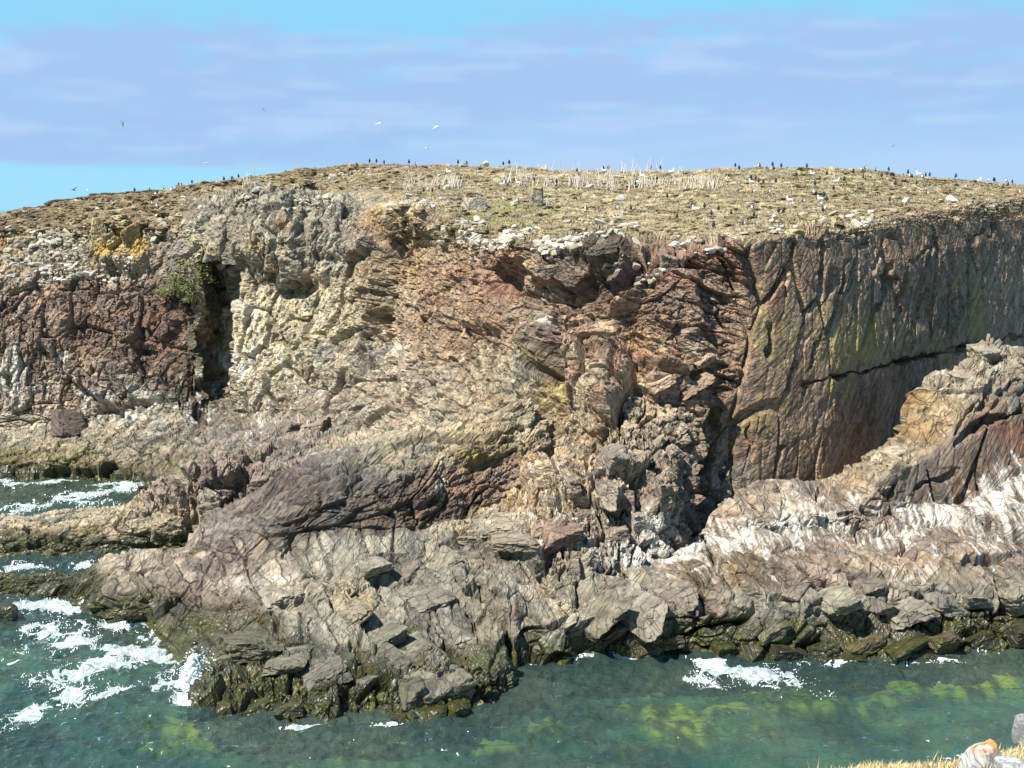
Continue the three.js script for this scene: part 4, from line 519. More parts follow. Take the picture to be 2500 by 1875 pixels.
// ------------------------------------------------------------------ foam
const FOAM = std([0.60, 0.64, 0.64], 0.85), FROTH = new THREE.MeshStandardMaterial({ color: new THREE.Color().setRGB(0.52, 0.62, 0.60), roughness: 0.8, transparent: true, opacity: 0.42 });
function foam(label, x0, x1, y0, y1, zones, step = 1.7) {
  const nx = Math.round((x1 - x0) / step), ny = Math.round((y1 - y0) / (step * 0.62)), P = [], I = [], I2 = [], id = new Map();
  const vert = (i, j) => { const k = i * 10000 + j; if (!id.has(k)) { const px = x0 + i * step, py = y0 + j * step * 0.62, p = onLevel(px, py, 0); id.set(k, P.length / 3); P.push(p[0], wave(p[0], p[2]) + 0.02, p[2]); } return id.get(k); };
  for (let j = 0; j < ny; j++) for (let i = 0; i < nx; i++) {
    const px = x0 + i * step, py = y0 + j * step * 0.62; let s = 0;
    for (const z of zones) { const c = Math.cos(z[5] ?? 0), sn = Math.sin(z[5] ?? 0), a = px - z[0], b = py - z[1], u = (a * c + b * sn) / z[2], v = (b * c - a * sn) / z[3], q = u * u + v * v; if (q < 5) s = Math.max(s, z[4] * Math.exp(-q)); }
    if (s < 0.06) continue;
    const p = onLevel(px, py, 0), wx = p[0] + 0.7 * fbm2(p[0] * 0.8, p[2] * 0.8, 761, 3), wz = p[2] + 0.9 * fbm2(p[0] * 0.8, p[2] * 0.8, 762, 3);
    cells(wx * 0.9, 0.5, wz * 0.55, 763, 0.2, 1, 1); const e1 = cE; cells(wx * 2.6, 0.5, wz * 1.5, 764, 0.2, 1, 1); const e2 = cE;
    cells(wx * 6, 0.5, wz * 3.2, 766, 0.2, 1, 1); const e3 = cE, nn = fbm2(p[0] * 0.9, p[2] * 0.6, 765, 4);
    const k = clamp(s * 0.9 + nn * 0.9), on = e1 < 0.05 * k || e2 < 0.13 * k * k || e3 < 0.26 * k * k * k || s + nn * 0.7 > 1.36, thin = s * 1.2 + nn * 0.8 + 0.25 * (1 - e2) + 0.2 * (1 - e3) > 0.80;
    if (s + nn < 0.12 || (!on && !thin)) continue;
    const a = vert(i, j), b = vert(i + 1, j), c = vert(i, j + 1), d = vert(i + 1, j + 1); (on ? I : I2).push(a, c, d, a, d, b);
  }
  const g = new THREE.BufferGeometry(); g.setAttribute('position', new THREE.Float32BufferAttribute(P, 3)); g.setIndex([...I, ...I2]); g.addGroup(0, I.length, 0); g.addGroup(I.length, I2.length, 1); g.computeVertexNormals();
  scene.add(tag(new THREE.Mesh(g, [FOAM, FROTH]), 'foam', label, 'foam', null, 'stuff'));
}
foam('white lacy foam swirling in the water left of the platform', -20, 520, 1440, 1800, [[300, 1590, 170, 22, 0.75, 0.14], [400, 1600, 90, 34, 0.72, 0.2], [330, 1555, 90, 18, 0.5, 0.5], [100, 1480, 130, 18, 0.62], [60, 1585, 100, 20, 0.42, -0.3], [330, 1680, 120, 26, 0.40, -0.1], [130, 1560, 110, 40, 0.34], [110, 1730, 110, 44, 0.34, -0.4], [450, 1712, 30, 10, 0.8], [300, 1620, 130, 36, 0.44], [200, 1660, 120, 40, 0.30], [320, 1530, 60, 10, 0.7, 0.1]]);
foam('thin white foam in the narrow inlet at the far left', -20, 300, 1370, 1405, [[60, 1386, 110, 10, 0.5], [200, 1380, 80, 8, 0.3]]);
foam('white broken foam across the cove under the left cliff', -20, 460, 1162, 1262, [[300, 1184, 150, 10, 0.62, -0.08], [200, 1210, 160, 14, 0.5, -0.2], [60, 1180, 100, 10, 0.45], [120, 1230, 140, 12, 0.42], [390, 1168, 60, 7, 0.8]]);
foam('bright white foam patch beside the weedy rocks on the right', 1660, 2060, 1590, 1720, [[1815, 1640, 90, 18, 0.9, 0.1], [1740, 1625, 50, 12, 0.75], [1900, 1665, 110, 22, 0.42, 0.3], [1960, 1695, 60, 10, 0.5, 0.2], [1850, 1650, 140, 34, 0.34]]);
foam('thin line of foam along the waterline of the slabs', 1240, 2520, 1575, 1640, [[1288, 1600, 22, 22, 0.9], [1430, 1606, 60, 8, 0.62, -0.1], [1540, 1606, 50, 8, 0.6], [1610, 1606, 60, 7, 0.4], [1980, 1618, 60, 5, 0.5], [2450, 1585, 70, 7, 0.5], [2200, 1616, 120, 4, 0.42]]);
foam('small flecks of foam on the open water in front of the rocks', 540, 2480, 1640, 1860, [[900, 1772, 60, 6, 0.42], [760, 1776, 60, 5, 0.4], [2330, 1850, 90, 7, 0.5, -0.1]], 2.2);
function spray(label, px, py, w, h, n, lift) {
  const gs = [], c = onLevel(px, py, 0);
  for (let i = 0; i < n; i++) {
    const u = rr(-1, 1), v = rnd(), r = rr(0.012, 0.05) * (1 + 1.6 * rnd() * rnd()) * (1 - 0.5 * v) * lift, g = new THREE.IcosahedronGeometry(r, 0);
    g.translate(c[0] + (u + 0.35 * v) * w * (0.7 + 0.5 * v), v * v * h * (1 - 0.5 * u * u) * rr(0.7, 1.15) + rr(-0.03, 0.03), c[2] + rr(-0.5, 0.5) * w); gs.push(g);
  }
  for (let i = 0; i < 70 * lift; i++) { const v = Math.pow(rnd(), 1.4), u = rr(-1, 1), r = rr(0.10, 0.22) * (1 - 0.45 * v) * lift, g = new THREE.IcosahedronGeometry(r, 2); g.scale(1, rr(0.9, 1.5), 1); g.translate(c[0] + (u * (1 - 0.5 * v) + 0.25 * v) * w * 0.55, v * h * 0.72, c[2] + rr(-0.3, 0.3) * w); gs.push(g); }
  scene.add(tag(new THREE.Mesh(mergeGeometries(gs), FOAM), 'spray', label, 'spray', null, 'stuff'));
}
spray('white burst of spray where a wave hits the left side of the platform', 470, 1668, 0.6, 1.5, 600, 1.0);
spray('small white splash at the mouth of the dark channel', 1288, 1612, 0.3, 0.42, 320, 0.8);
spray('little white splash below the trickling rock bar', 205, 1478, 0.3, 0.5, 260, 0.8);

// ------------------------------------------------------------------ angular rocks cut by random planes
function rockGeo(sx, sy, sz, s, detail = 3, rough = 0.05, c1 = [0.3, 0.28, 0.22], c2 = c1, opts = {}) {
  const old = seed; seed = s * 7919 + 13;
  const planes = [[1, 0, 0, 1], [-1, 0, 0, 1], [0, 1, 0, 1], [0, -1, 0, 1], [0, 0, 1, 1], [0, 0, -1, 1]].map((p) => { const n = nrm([p[0] + rr(-0.28, 0.28), p[1] + rr(-0.28, 0.28), p[2] + rr(-0.28, 0.28)]); return [...n, rr(0.78, 1)]; });
  const cuts = opts.cuts ?? 6; for (let i = 0; i < cuts; i++) { const n = nrm([rr(-1, 1), rr(-0.4, 1), rr(-1, 1)]); planes.push([...n, rr(0.92, 1.18)]); }
  seed = old;
  const g = new THREE.IcosahedronGeometry(1, detail), p = g.attributes.position, C = new Float32Array(p.count * 3), UV = new Float32Array(p.count * 2);
  for (let i = 0; i < p.count; i++) {
    let x = p.getX(i), y = p.getY(i), z = p.getZ(i), r = 9;
    for (const q of planes) { const d = q[0] * x + q[1] * y + q[2] * z; if (d > 0.05) r = Math.min(r, q[3] / d); }
    let f = 1 + rough * (fbm(x * 3 + s, y * 3, z * 3, s, 3)), tn = 0;
    if (opts.chip) { const X = x * r * sx, Y = y * r * sy, Z = z * r * sz; cells(X * 1.6 + s, Y * 3.4, Z * 1.6, s, 0.2, 0.8, 1); f += opts.chip * (cR - 0.8 * clamp(1.2 - cE / 0.1)); tn = cH; cells(X * 4.5 + s, Y * 8, Z * 4.5, s + 1, 0.2, 0.8, 1); f += opts.chip * 0.4 * cR; tn += cH * 0.6; }
    x *= r * f; y *= r * f; z *= r * f;
    const t = clamp(0.5 + fbm(x * 1.6, y * 1.6 + s, z * 1.6, s + 3, 3) * 1.3), b = 1 + 0.3 * fbm(x * 4, y * 4, z * 4 + s, s + 5, 3) + 0.4 * tn;
    let c = mix3(c1, c2, t).map((v) => v * b);
    if (opts.cap) { const k = clamp((y - opts.capAt + 0.5 * fbm(x * 2.5, y * 2.5, z * 2.5, s + 9, 3)) * 4); c = mix3(c, opts.cap, k); }
    p.setXYZ(i, x * sx, y * sy, z * sz); C.set(c.map((v) => clamp(v, 0.01, 0.85)), i * 3); UV[i * 2] = x * sx + z * sz * 0.4 + s; UV[i * 2 + 1] = y * sy + z * sz * 0.7;
  }
  g.setAttribute('color', new THREE.BufferAttribute(C, 3)); g.setAttribute('uv', new THREE.BufferAttribute(UV, 2)); g.deleteAttribute('normal'); g.computeVertexNormals(); return g;
}
// blocks that are part of the rock: [px, py of the centre, width px, height px, depth m, turn, lean, colours]
let rockSeed = 50;
function blocks(owner, sampler, list, wetMat) {
  for (const [px, py, w, h, dep, turn, lean, c1, c2, push] of list) {
    const s = sampler(px, py), tone = (c, f) => mix3(c.map((v) => v * 0.85), s.c.map((v) => v * f), wetMat ? 0.3 : 0.6), d = Math.hypot(s.p[0], s.p[1] - EYE, s.p[2]), k = d / FPX / 2;
    const m = new THREE.Mesh(rockGeo(w * k, h * k, dep / 2, rockSeed++, 10, 0.05, tone(c1, 1.1), tone(c2, 0.85), { chip: 0.07, cuts: 4 }), wetMat ? ROCKWET : ROCK), sink = push ?? (s.n[1] > 0.6 ? (dep > 3 ? -0.9 : -0.72) * h * k : -0.22 * dep);
    m.position.set(s.p[0] + s.n[0] * sink, s.p[1] + s.n[1] * sink, s.p[2] + s.n[2] * sink); m.rotation.set(rr(-0.12, 0.12), turn, lean); m.name = 'rock_block'; m.castShadow = m.receiveShadow = true; owner.add(m);
  }
}
blocks(headland.mesh, headland.sample, [
  [712, 1040, 62, 62, 2.2, 0.3, 0.05, PURPL, PURP], [762, 1036, 56, 66, 2.2, -0.1, -0.05, PURP, PURPL], [700, 1075, 44, 40, 1.6, 0.5, 0, PURP, GREYB], [660, 1040, 40, 36, 1.6, 0.2, 0.1, PURPL, GREYB],
  [1000, 545, 56, 48, 1.8, 0.1, 0.02, CREAM, GOLD], [1030, 566, 40, 34, 1.3, 0.2, 0.1, TAN, PINK], [975, 560, 50, 44, 1.4, 0, 0, GREYL, GOLD], [1075, 560, 30, 30, 1.0, 0.3, 0.1, GREYL, GREY],
  [1628, 640, 50, 56, 1.4, 0.2, 0.1, PALE, GREYL], [1600, 628, 34, 30, 1.0, 0.4, 0, GREYL, GREY], [1510, 640, 26, 66, 0.9, 0.2, -0.3, GREY, DARK], [1540, 650, 24, 74, 0.9, 0.2, -0.32, GREYB, BROWN], [1480, 626, 70, 26, 1.2, 0, 0.1, GREY, DARK],
  [1345, 655, 60, 30, 1.0, 0.1, 0, GREYL, GOLD], [1180, 620, 36, 34, 1.0, 0.2, 0.2, GREYL, GREYB],
  [1500, 1140, 70, 46, 2.0, 0.4, 0.35, PINKL, GREY], [1548, 1108, 60, 40, 1.8, 0.2, 0.3, TAN, PINKL], [1450, 1150, 56, 50, 1.8, -0.2, 0.2, GREY, PURPL], [1580, 1165, 40, 60, 1.6, 0.3, 0, GREY, PURPL], [1530, 1210, 44, 62, 1.6, 0, 0.05, GREY, GREYB], [1485, 1215, 52, 60, 1.8, 0.1, 0, PURPL, GREY], [1600, 1230, 40, 80, 1.6, 0.2, 0, GREYB, GREY], [1640, 1190, 36, 90, 1.6, 0, 0.05, GREYB, GREY], [1560, 1270, 40, 46, 1.4, 0.3, 0.1, GREY, PALE], [1610, 1310, 34, 56, 1.4, 0.1, 0, GREY, PALE], [1510, 1290, 60, 36, 1.5, 0.2, 0.2, PURPL, PINKL], [1430, 1240, 54, 42, 1.5, 0, 0.1, GREY, PURPL], [1400, 1200, 40, 60, 1.5, 0.2, 0.1, PURPL, BROWN],
  [1650, 900, 90, 26, 1.6, 0.2, 0.5, PINK, RED], [1690, 940, 80, 24, 1.6, 0.2, 0.52, PINK, PURPL], [1610, 935, 70, 24, 1.4, 0.2, 0.5, PURPL, RED], [1720, 880, 60, 22, 1.4, 0.1, 0.5, PURPL, TAN],
  [370, 778, 34, 46, 0.9, 0.5, -0.5, RED, PURPL], [408, 806, 26, 40, 0.8, 0.3, -0.5, RED, PURPL], [300, 850, 30, 40, 0.9, 0.4, 0, RED, PURP], [60, 585, 50, 40, 1.8, 0.2, 0.1, GOLD, GREYL], [30, 610, 50, 44, 1.8, 0, 0, OCHRE, GOLD], [75, 610, 34, 46, 1.6, 0.5, 0.1, GREYL, GOLD], [208, 615, 34, 60, 1.4, 0.3, 0.3, CREAM, GREYL], [200, 562, 40, 22, 1.2, 0.1, 0, CREAM, GOLD], [290, 560, 60, 60, 1.6, 0.2, 0, GREYL, CREAM], [325, 590, 40, 76, 1.5, 0.4, 0.05, GREY, GOLD], [255, 585, 40, 66, 1.5, 0, 0.1, CREAM, GOLD],
  [545, 560, 60, 70, 2.0, 0.2, 0, GREYL, GREY], [600, 540, 56, 80, 2.0, 0.1, 0.05, GREY, GREYL], [650, 520, 44, 90, 2.0, 0.3, 0, GREY, GREYL], [690, 500, 46, 70, 1.8, 0, 0.05, GREYL, GREY], [805, 560, 56, 110, 1.8, 0.1, 0, GREY, GREYB], [760, 580, 44, 100, 1.6, 0.3, 0.04, GREY, GREYB], [850, 580, 40, 90, 1.6, 0.2, -0.04, GREYB, GREY], [720, 660, 50, 60, 1.8, 0.2, 0.1, GREY, TAN], [670, 640, 44, 50, 1.6, 0.1, 0, PINKL, GOLD], [580, 620, 70, 46, 1.6, 0, 0, GREYL, GREY], [520, 610, 40, 40, 1.4, 0.2, 0, GREYL, TAN],
]);
blocks(reef.mesh, reef.sample, [
  [420, 1218, 60, 40, 1.6, 0.2, -0.15, PINKL, PURPL], [392, 1214, 26, 44, 1.4, 0.3, 0, PURPL, RED], [500, 1150, 60, 40, 1.6, 0.3, -0.1, GREY, PURPL], [470, 1190, 30, 70, 1.4, 0.1, 0, GREY, PURPL], [505, 1176, 34, 22, 1.2, 0.5, 0.3, PURPL, PURP], [560, 1135, 66, 34, 1.6, 0, 0, GREYB, PURPL], [585, 1190, 46, 40, 1.4, 0, 0, BROWN, GREY], [530, 1195, 24, 34, 1.2, 0.2, 0, PURP, DARK], [640, 1185, 40, 50, 1.4, 0.1, 0, GREY, BROWN], [520, 1240, 60, 40, 1.4, 0, 0.1, GREY, GREYL], [580, 1245, 50, 30, 1.2, 0.1, 0, GREY, GREEN], [418, 1280, 90, 70, 2.4, 0.1, -0.1, CREAM, TAN], [40, 1270, 60, 24, 1.2, 0.1, -0.1, GREY, TANL],
]);
blocks(platform.mesh, platform.sample, [
  [1235, 1295, 100, 26, 2.0, 0, 0.03, CREAM, PALE], [1150, 1305, 80, 16, 1.6, 0, 0, PALE, TANL], [1250, 1335, 90, 28, 2.0, 0.1, 0.05, GREYL, TANL], [1370, 1310, 90, 56, 2.4, 0.2, 0.3, PINK, PURPL], [1320, 1290, 60, 50, 2.0, 0.1, 0.2, TANL, PINK], [1155, 1345, 36, 20, 1.0, 0.2, 0, BROWN, GREY], [1190, 1350, 40, 20, 1.0, 0.1, 0.1, BROWN, GREY], [1400, 1360, 40, 44, 1.4, 0, 0, GREY, PURPL], [1440, 1370, 36, 34, 1.2, 0.3, 0, GREY, PURPL], [1310, 1370, 36, 60, 1.4, 0.3, 0.1, GREYB, GREY],
  [680, 1440, 90, 50, 2.6, 0.2, 0.15, GREY, GREYL], [605, 1480, 50, 34, 1.8, 0.2, 0.1, GREY, BROWN], [730, 1455, 24, 40, 1.2, 0, 0, GREY, GREYL], [760, 1450, 24, 44, 1.2, 0.1, 0, GREY, PALE], [785, 1465, 30, 34, 1.2, 0.2, 0.1, GREY, TAN],
  [620, 1570, 130, 46, 3.0, 0.15, -0.05, GREYB, PURPL], [540, 1590, 70, 60, 2.6, 0.3, 0.2, GREYB, GREY], [690, 1600, 110, 36, 2.8, 0.2, 0.1, GREY, GREYL], [780, 1620, 110, 40, 2.8, 0.3, 0.35, GREY, GREYL], [880, 1615, 70, 46, 2.4, 0.4, 0.3, GREYL, GREY], [950, 1610, 70, 36, 2.2, 0.4, 0.3, GREYL, GREYB], [920, 1540, 100, 40, 2.6, 0.4, 0.5, GREYL, GREY], [860, 1500, 80, 40, 2.4, 0.4, 0.5, TANL, GREY], [1010, 1570, 90, 40, 2.6, 0.5, 0.5, GREYL, GREYB], [960, 1470, 80, 34, 2.4, 0.5, 0.5, GREYB, GREY], [1040, 1440, 80, 40, 2.4, 0.5, 0.5, GREYB, GREY], [1100, 1530, 80, 36, 2.6, 0.5, 0.6, GREY, GREYL], [820, 1420, 70, 30, 2.2, 0.4, 0.4, GREY, PALE], [900, 1380, 80, 34, 2.2, 0.4, 0.4, GREYB, GREY], [990, 1370, 70, 30, 2.2, 0.5, 0.4, GREYB, PURPL], [1080, 1360, 70, 34, 2.2, 0.5, 0.5, GREYB, GREY],
  [1065, 1655, 110, 100, 2.6, 0.5, 0.35, GREYL, GREYB], [1000, 1690, 70, 66, 2.0, 0.3, 0.1, GREYB, GREY], [880, 1650, 60, 40, 1.8, 0.5, 0.2, GREYL, GREY], [740, 1640, 90, 40, 2.2, 0.3, 0.2, GREY, PURPL],
  [1460, 1530, 120, 40, 3.6, 0.45, 0.5, GREYL, BROWN], [1340, 1425, 80, 44, 2.4, 0.4, 0.5, GREYL, OCHRE], [1560, 1480, 110, 30, 3.0, 0.4, 0.4, GREY, GREYL], [1640, 1440, 90, 34, 2.6, 0.4, 0.4, GREY, PURPL],
  [1965, 1460, 56, 56, 2.0, 0.2, 0, GREY, GREYB], [1905, 1470, 60, 34, 1.8, 0.4, 0.3, GREYL, GREY], [2045, 1480, 90, 30, 2.4, 0.2, 0.2, GREYL, MOSS], [2140, 1470, 70, 28, 2.0, 0.3, -0.3, GREY, GREYB], [2200, 1490, 90, 34, 2.4, 0.3, 0.3, GREYL, GREY], [2120, 1430, 60, 26, 2.0, 0.2, 0, GREYB, GREY], [2300, 1450, 90, 36, 2.2, 0.2, -0.1, GREY, GREYB], [2370, 1460, 70, 26, 1.8, 0.3, 0, GREYB, GREYL], [2470, 1450, 80, 70, 2.6, 0.5, 0.4, GREYB, GREY], [1930, 1430, 70, 26, 2.2, 0.5, 0.3, PURPL, GREY],
  [2290, 930, 60, 44, 1.8, 0.3, 0.4, PINKL, PALE], [2360, 900, 60, 40, 1.8, 0.3, 0.3, TANL, PINKL], [2420, 850, 54, 34, 1.6, 0.2, 0.2, GREYL, GREY], [2470, 900, 60, 50, 1.8, 0.2, 0.3, GREY, PINKL], [2255, 990, 56, 50, 1.6, 0.4, 0.5, OCHRE, TANL], [2230, 1060, 56, 44, 1.6, 0.4, 0.5, OCHRE, TAN], [2180, 1110, 56, 36, 1.6, 0.4, 0.4, PINKL, TANL], [2330, 985, 60, 44, 1.8, 0.4, 0.5, GOLD, TANL],
]);
blocks(platform.mesh, platform.sample, [
  [440, 1690, 34, 46, 0.9, 0.2, 0, OLIVE2, DARK], [495, 1705, 60, 60, 1.2, 0.4, 0.2, OLIVE, DARK], [550, 1725, 46, 70, 1.2, 0.1, 0.05, OLIVE, DARK], [590, 1690, 50, 44, 1.2, 0.4, 0.2, OLIVE, BROWN], [640, 1720, 60, 34, 1.2, 0.2, 0.3, OLIVE, OLIVE2], [700, 1740, 70, 30, 1.2, 0.2, 0.1, OLIVE, OLIVE2], [640, 1660, 60, 50, 1.4, 0.3, 0.1, OLIVE, BROWN], [700, 1690, 70, 50, 1.4, 0.4, 0.2, OLIVE, BROWN], [780, 1710, 70, 50, 1.4, 0.3, 0.2, OLIVE, OLIVE2], [860, 1700, 50, 46, 1.2, 0.2, 0, BROWN, OLIVE], [860, 1745, 50, 34, 1.0, 0.3, 0, OLIVE, OLIVE2], [930, 1715, 50, 40, 1.2, 0.3, 0.1, OLIVE, OLIVE2], [1040, 1735, 90, 60, 1.6, 0.3, 0.1, OLIVE2, OLIVE], [1120, 1720, 60, 56, 1.4, 0.3, 0.2, OLIVE, OLIVE2], [1180, 1700, 60, 60, 1.4, 0.6, 0.4, OLIVE, BROWN], [980, 1755, 60, 30, 1.0, 0.2, 0, OLIVE2, OLIVE],
  [320, 1480, 60, 44, 1.4, 0.2, 0.1, BROWN, OLIVE], [285, 1500, 44, 34, 1.2, 0.1, 0, OLIVE, BROWN], [480, 1560, 50, 34, 1.2, 0.3, 0.1, OLIVE, DARK], [410, 1570, 70, 30, 1.2, 0.2, 0.1, OLIVE2, DARK],
  [1360, 1600, 60, 44, 1.4, 0.2, 0, OLIVE2, DARK], [1570, 1590, 50, 40, 1.2, 0.2, 0, OLIVE, DARK], [1640, 1570, 60, 30, 1.4, 0.3, 0.2, OLIVE, BROWN], [1760, 1580, 70, 46, 1.6, 0.2, 0.1, OLIVE, OLIVE2], [1830, 1585, 50, 40, 1.4, 0.4, 0.2, OLIVE, DARK], [1920, 1580, 110, 46, 1.8, 0.2, -0.25, OLIVE2, DARK], [2010, 1580, 70, 50, 1.6, 0.4, 0.3, OLIVE2, OLIVE], [2100, 1560, 90, 40, 1.8, 0.3, 0.2, OLIVE, BROWN], [2080, 1600, 60, 26, 1.2, 0.1, 0, OLIVE2, OLIVE], [2200, 1570, 100, 40, 1.8, 0.3, 0.2, OLIVE, OLIVE2], [2300, 1550, 90, 40, 1.8, 0.3, 0.3, OLIVE, BROWN], [2400, 1550, 80, 46, 1.8, 0.3, 0.3, OLIVE2, OLIVE], [2480, 1540, 70, 50, 1.8, 0.4, 0.4, OLIVE2, DARK], [1880, 1530, 90, 30, 1.8, 0.4, 0.3, GREYB, OLIVE], [2250, 1600, 80, 20, 1.2, 0.2, 0, OLIVE2, DARK],
], true);

// ------------------------------------------------------------------ loose stones of the brink: the larger ones singly, the small ones together
{
  const shapes = [0, 1, 2, 3, 4, 5].map((i) => rockGeo(0.55, 0.26, 0.42, 900 + i, 2, 0.02, [1, 0.97, 0.9], [0.7, 0.68, 0.62], { cuts: 3 }));
  const tones = [[0.50, 0.46, 0.38], [0.42, 0.38, 0.31], [0.36, 0.33, 0.27], [0.60, 0.57, 0.50], [0.38, 0.33, 0.24]].map((c) => new THREE.MeshStandardMaterial({ color: new THREE.Color().setRGB(...c), vertexColors: true, roughness: 0.95, flatShading: true }));
  const ZONES = [[1000, 516, 60, 11, 110, 3, 0.8], [1130, 570, 70, 30, 50, 1, 1], [1230, 585, 120, 26, 170, 0, 1], [1340, 592, 100, 22, 100, 3, 1], [1430, 560, 120, 34, 50, 0, 1], [1500, 590, 70, 20, 30, 1, 1], [130, 600, 150, 50, 110, 1, 1.1], [60, 660, 120, 40, 60, 2, 1], [260, 660, 110, 30, 50, 2, 0.9], [740, 505, 90, 16, 60, 1, 0.9], [640, 510, 60, 14, 24, 2, 0.9], [430, 560, 70, 40, 40, 2, 0.9], [1880, 560, 160, 18, 40, 4, 0.9], [2150, 530, 180, 18, 44, 4, 0.9], [2350, 500, 130, 14, 30, 4, 0.9], [1700, 600, 90, 14, 26, 4, 0.9], [850, 430, 90, 12, 20, 0, 0.9], [1150, 430, 200, 20, 16, 3, 0.8], [350, 500, 200, 20, 30, 4, 0.9], [1300, 470, 300, 50, 18, 0, 0.9], [1550, 640, 80, 24, 40, 1, 0.8]];
  const all = [];
  for (const z of ZONES) for (let i = 0; i < z[4] * 2.4; i++) {
    const a = rr(0, 6.283), r = Math.sqrt(rnd()); const px = z[0] + Math.cos(a) * r * z[2] * 1.1, py = z[1] + Math.sin(a) * r * z[3] * 1.1 + 12 * vn2(px * 0.02, 3, 915); if (vn2(px * 0.03, py * 0.05, 916) < -0.25) continue;
    if (px < -20 || px > 2520) continue;
    all.push([px, py, z[6] * (0.14 + 0.5 * Math.pow(rnd(), 3.2)), clamp(z[5] + Math.floor(rr(-0.7, 1.7)), 0, 4)]);
  }
  all.sort((a, b) => b[2] - a[2]);
  const rest = new THREE.InstancedMesh(shapes[0], new THREE.MeshStandardMaterial({ vertexColors: true, roughness: 0.95, flatShading: true }), all.length - 300), o = new THREE.Object3D(), c = new THREE.Color();
  all.forEach(([px, py, size, tone], i) => {
    const s = headland.sample(px, py), target = i < 300 ? new THREE.Mesh(shapes[i % 6], tones[tone]) : o;
    target.position.set(s.p[0] + s.n[0] * 0.04, s.p[1] + size * 0.12, s.p[2] + s.n[2] * 0.04); target.rotation.set(rr(-0.6, 0.6), rr(0, 6.28), rr(-0.5, 0.5)); target.scale.set(size * rr(0.8, 1.3), size * rr(0.6, 1.2), size * rr(0.8, 1.2));
    if (i < 300) { target.name = 'stone'; target.castShadow = target.receiveShadow = true; headland.mesh.add(target); } else { o.updateMatrix(); rest.setMatrixAt(i - 300, o.matrix); rest.setColorAt(i - 300, c.setRGB(...tones[tone].color.toArray())); }
  });
  rest.name = 'small_stones'; rest.userData.kind = 'stuff'; rest.castShadow = rest.receiveShadow = true; headland.mesh.add(rest);
}

// ------------------------------------------------------------------ boulders that lie free
const nearStain = stain.clone(), nearGrain = grain.clone(); for (const t of [nearStain, nearGrain]) { t.repeat.set(1.6, 1.6); t.needsUpdate = true; }
const ROCKNEAR = new THREE.MeshStandardMaterial({ name: 'speckled near rock', vertexColors: true, roughness: 0.95, map: nearStain, bumpMap: nearGrain, bumpScale: 0.012 });
function boulder(label, px, py, w, h, dep, c1, c2, opts = {}) {          // py is the foot
  const s = (opts.on ?? headland).sample(px, py), p = opts.at ?? s.p, k = Math.hypot(p[0], p[1] - EYE, p[2]) / FPX / 2;
  const m = new THREE.Mesh(rockGeo(w * k, h * k * 1.15, dep / 2, rockSeed++, 4, 0.08, c1, c2, opts), opts.wet ? ROCKWET : opts.mat ?? ROCK);
  m.position.set(p[0], p[1] + h * k * 0.75, p[2]); m.rotation.y = opts.turn ?? 0.3; m.rotation.z = opts.lean ?? 0; tag(m, 'boulder', label, 'boulder'); scene.add(m); return m;
}
boulder('upright grey boulder with a yellow lichened top in the middle of the turf', 1308, 500, 32, 42, 0.9, PALE, GREY, { cap: [0.40, 0.33, 0.15], capAt: 0.6 });
boulder('flat topped pale grey slab boulder at the cliff edge right of the white stones', 1162, 510, 56, 32, 1.1, GREYL, PALE);
boulder('broad pale brown boulder on the skyline above the grey crag', 845, 412, 30, 12, 0.9, PINKL, TANL);
boulder('rounded white boulder standing just below the skyline', 978, 413, 18, 12, 0.5, [0.7, 0.69, 0.64], PALE);
boulder('low white boulder on the skyline left of the pointed one', 1132, 407, 18, 7, 0.5, [0.72, 0.7, 0.66], PALE);
boulder('pointed white rock leaning on the skyline', 1184, 405, 14, 12, 0.4, [0.68, 0.66, 0.6], PALE, { lean: 0.5 });
boulder('small orange lichened boulder on the left skyline', 490, 453, 16, 12, 0.5, ORANGE.map((v, i) => v * 0.6 + 0.08), PINKL);
boulder('yellow lichened flat slab jutting over the right brink', 1942, 572, 42, 13, 1.0, [0.40, 0.33, 0.14], TANL, { cap: [0.42, 0.35, 0.12], capAt: 0.1 });
boulder('small yellow lichened boulder in the straw above the right brink', 2040, 545, 26, 15, 0.6, [0.5, 0.38, 0.12], OCHRE);
boulder('white boulder in the turf left of the single forked stalk', 1517, 492, 18, 13, 0.5, [0.72, 0.7, 0.64], PALE);
boulder('pale flat boulder in the grass beside the puffin pair on the right', 1828, 506, 26, 13, 0.6, TANL, PALE);
boulder('white stone boulder below the left end of the stalk row', 999, 480, 14, 9, 0.4, [0.74, 0.72, 0.68], PALE);
boulder('white stone lying alone in the turf above the white edge stones', 1096, 503, 15, 9, 0.4, [0.74, 0.72, 0.68], PALE);
boulder('large purple brown boulder at the foot of the left cliff', 165, 1052, 72, 58, 2.0, PURPL, PURP, { turn: 0.7 });
boulder('small black wet rock awash in the cove', 350, 1198, 26, 12, 0.6, OLIVE2, DARK, { at: onLevel(350, 1198, -0.05), wet: true });
boulder('dark olive weedy rock awash at the left picture edge', 0, 1520, 80, 46, 1.6, OLIVE, OLIVE2, { at: onLevel(0, 1520, -0.2), wet: true });

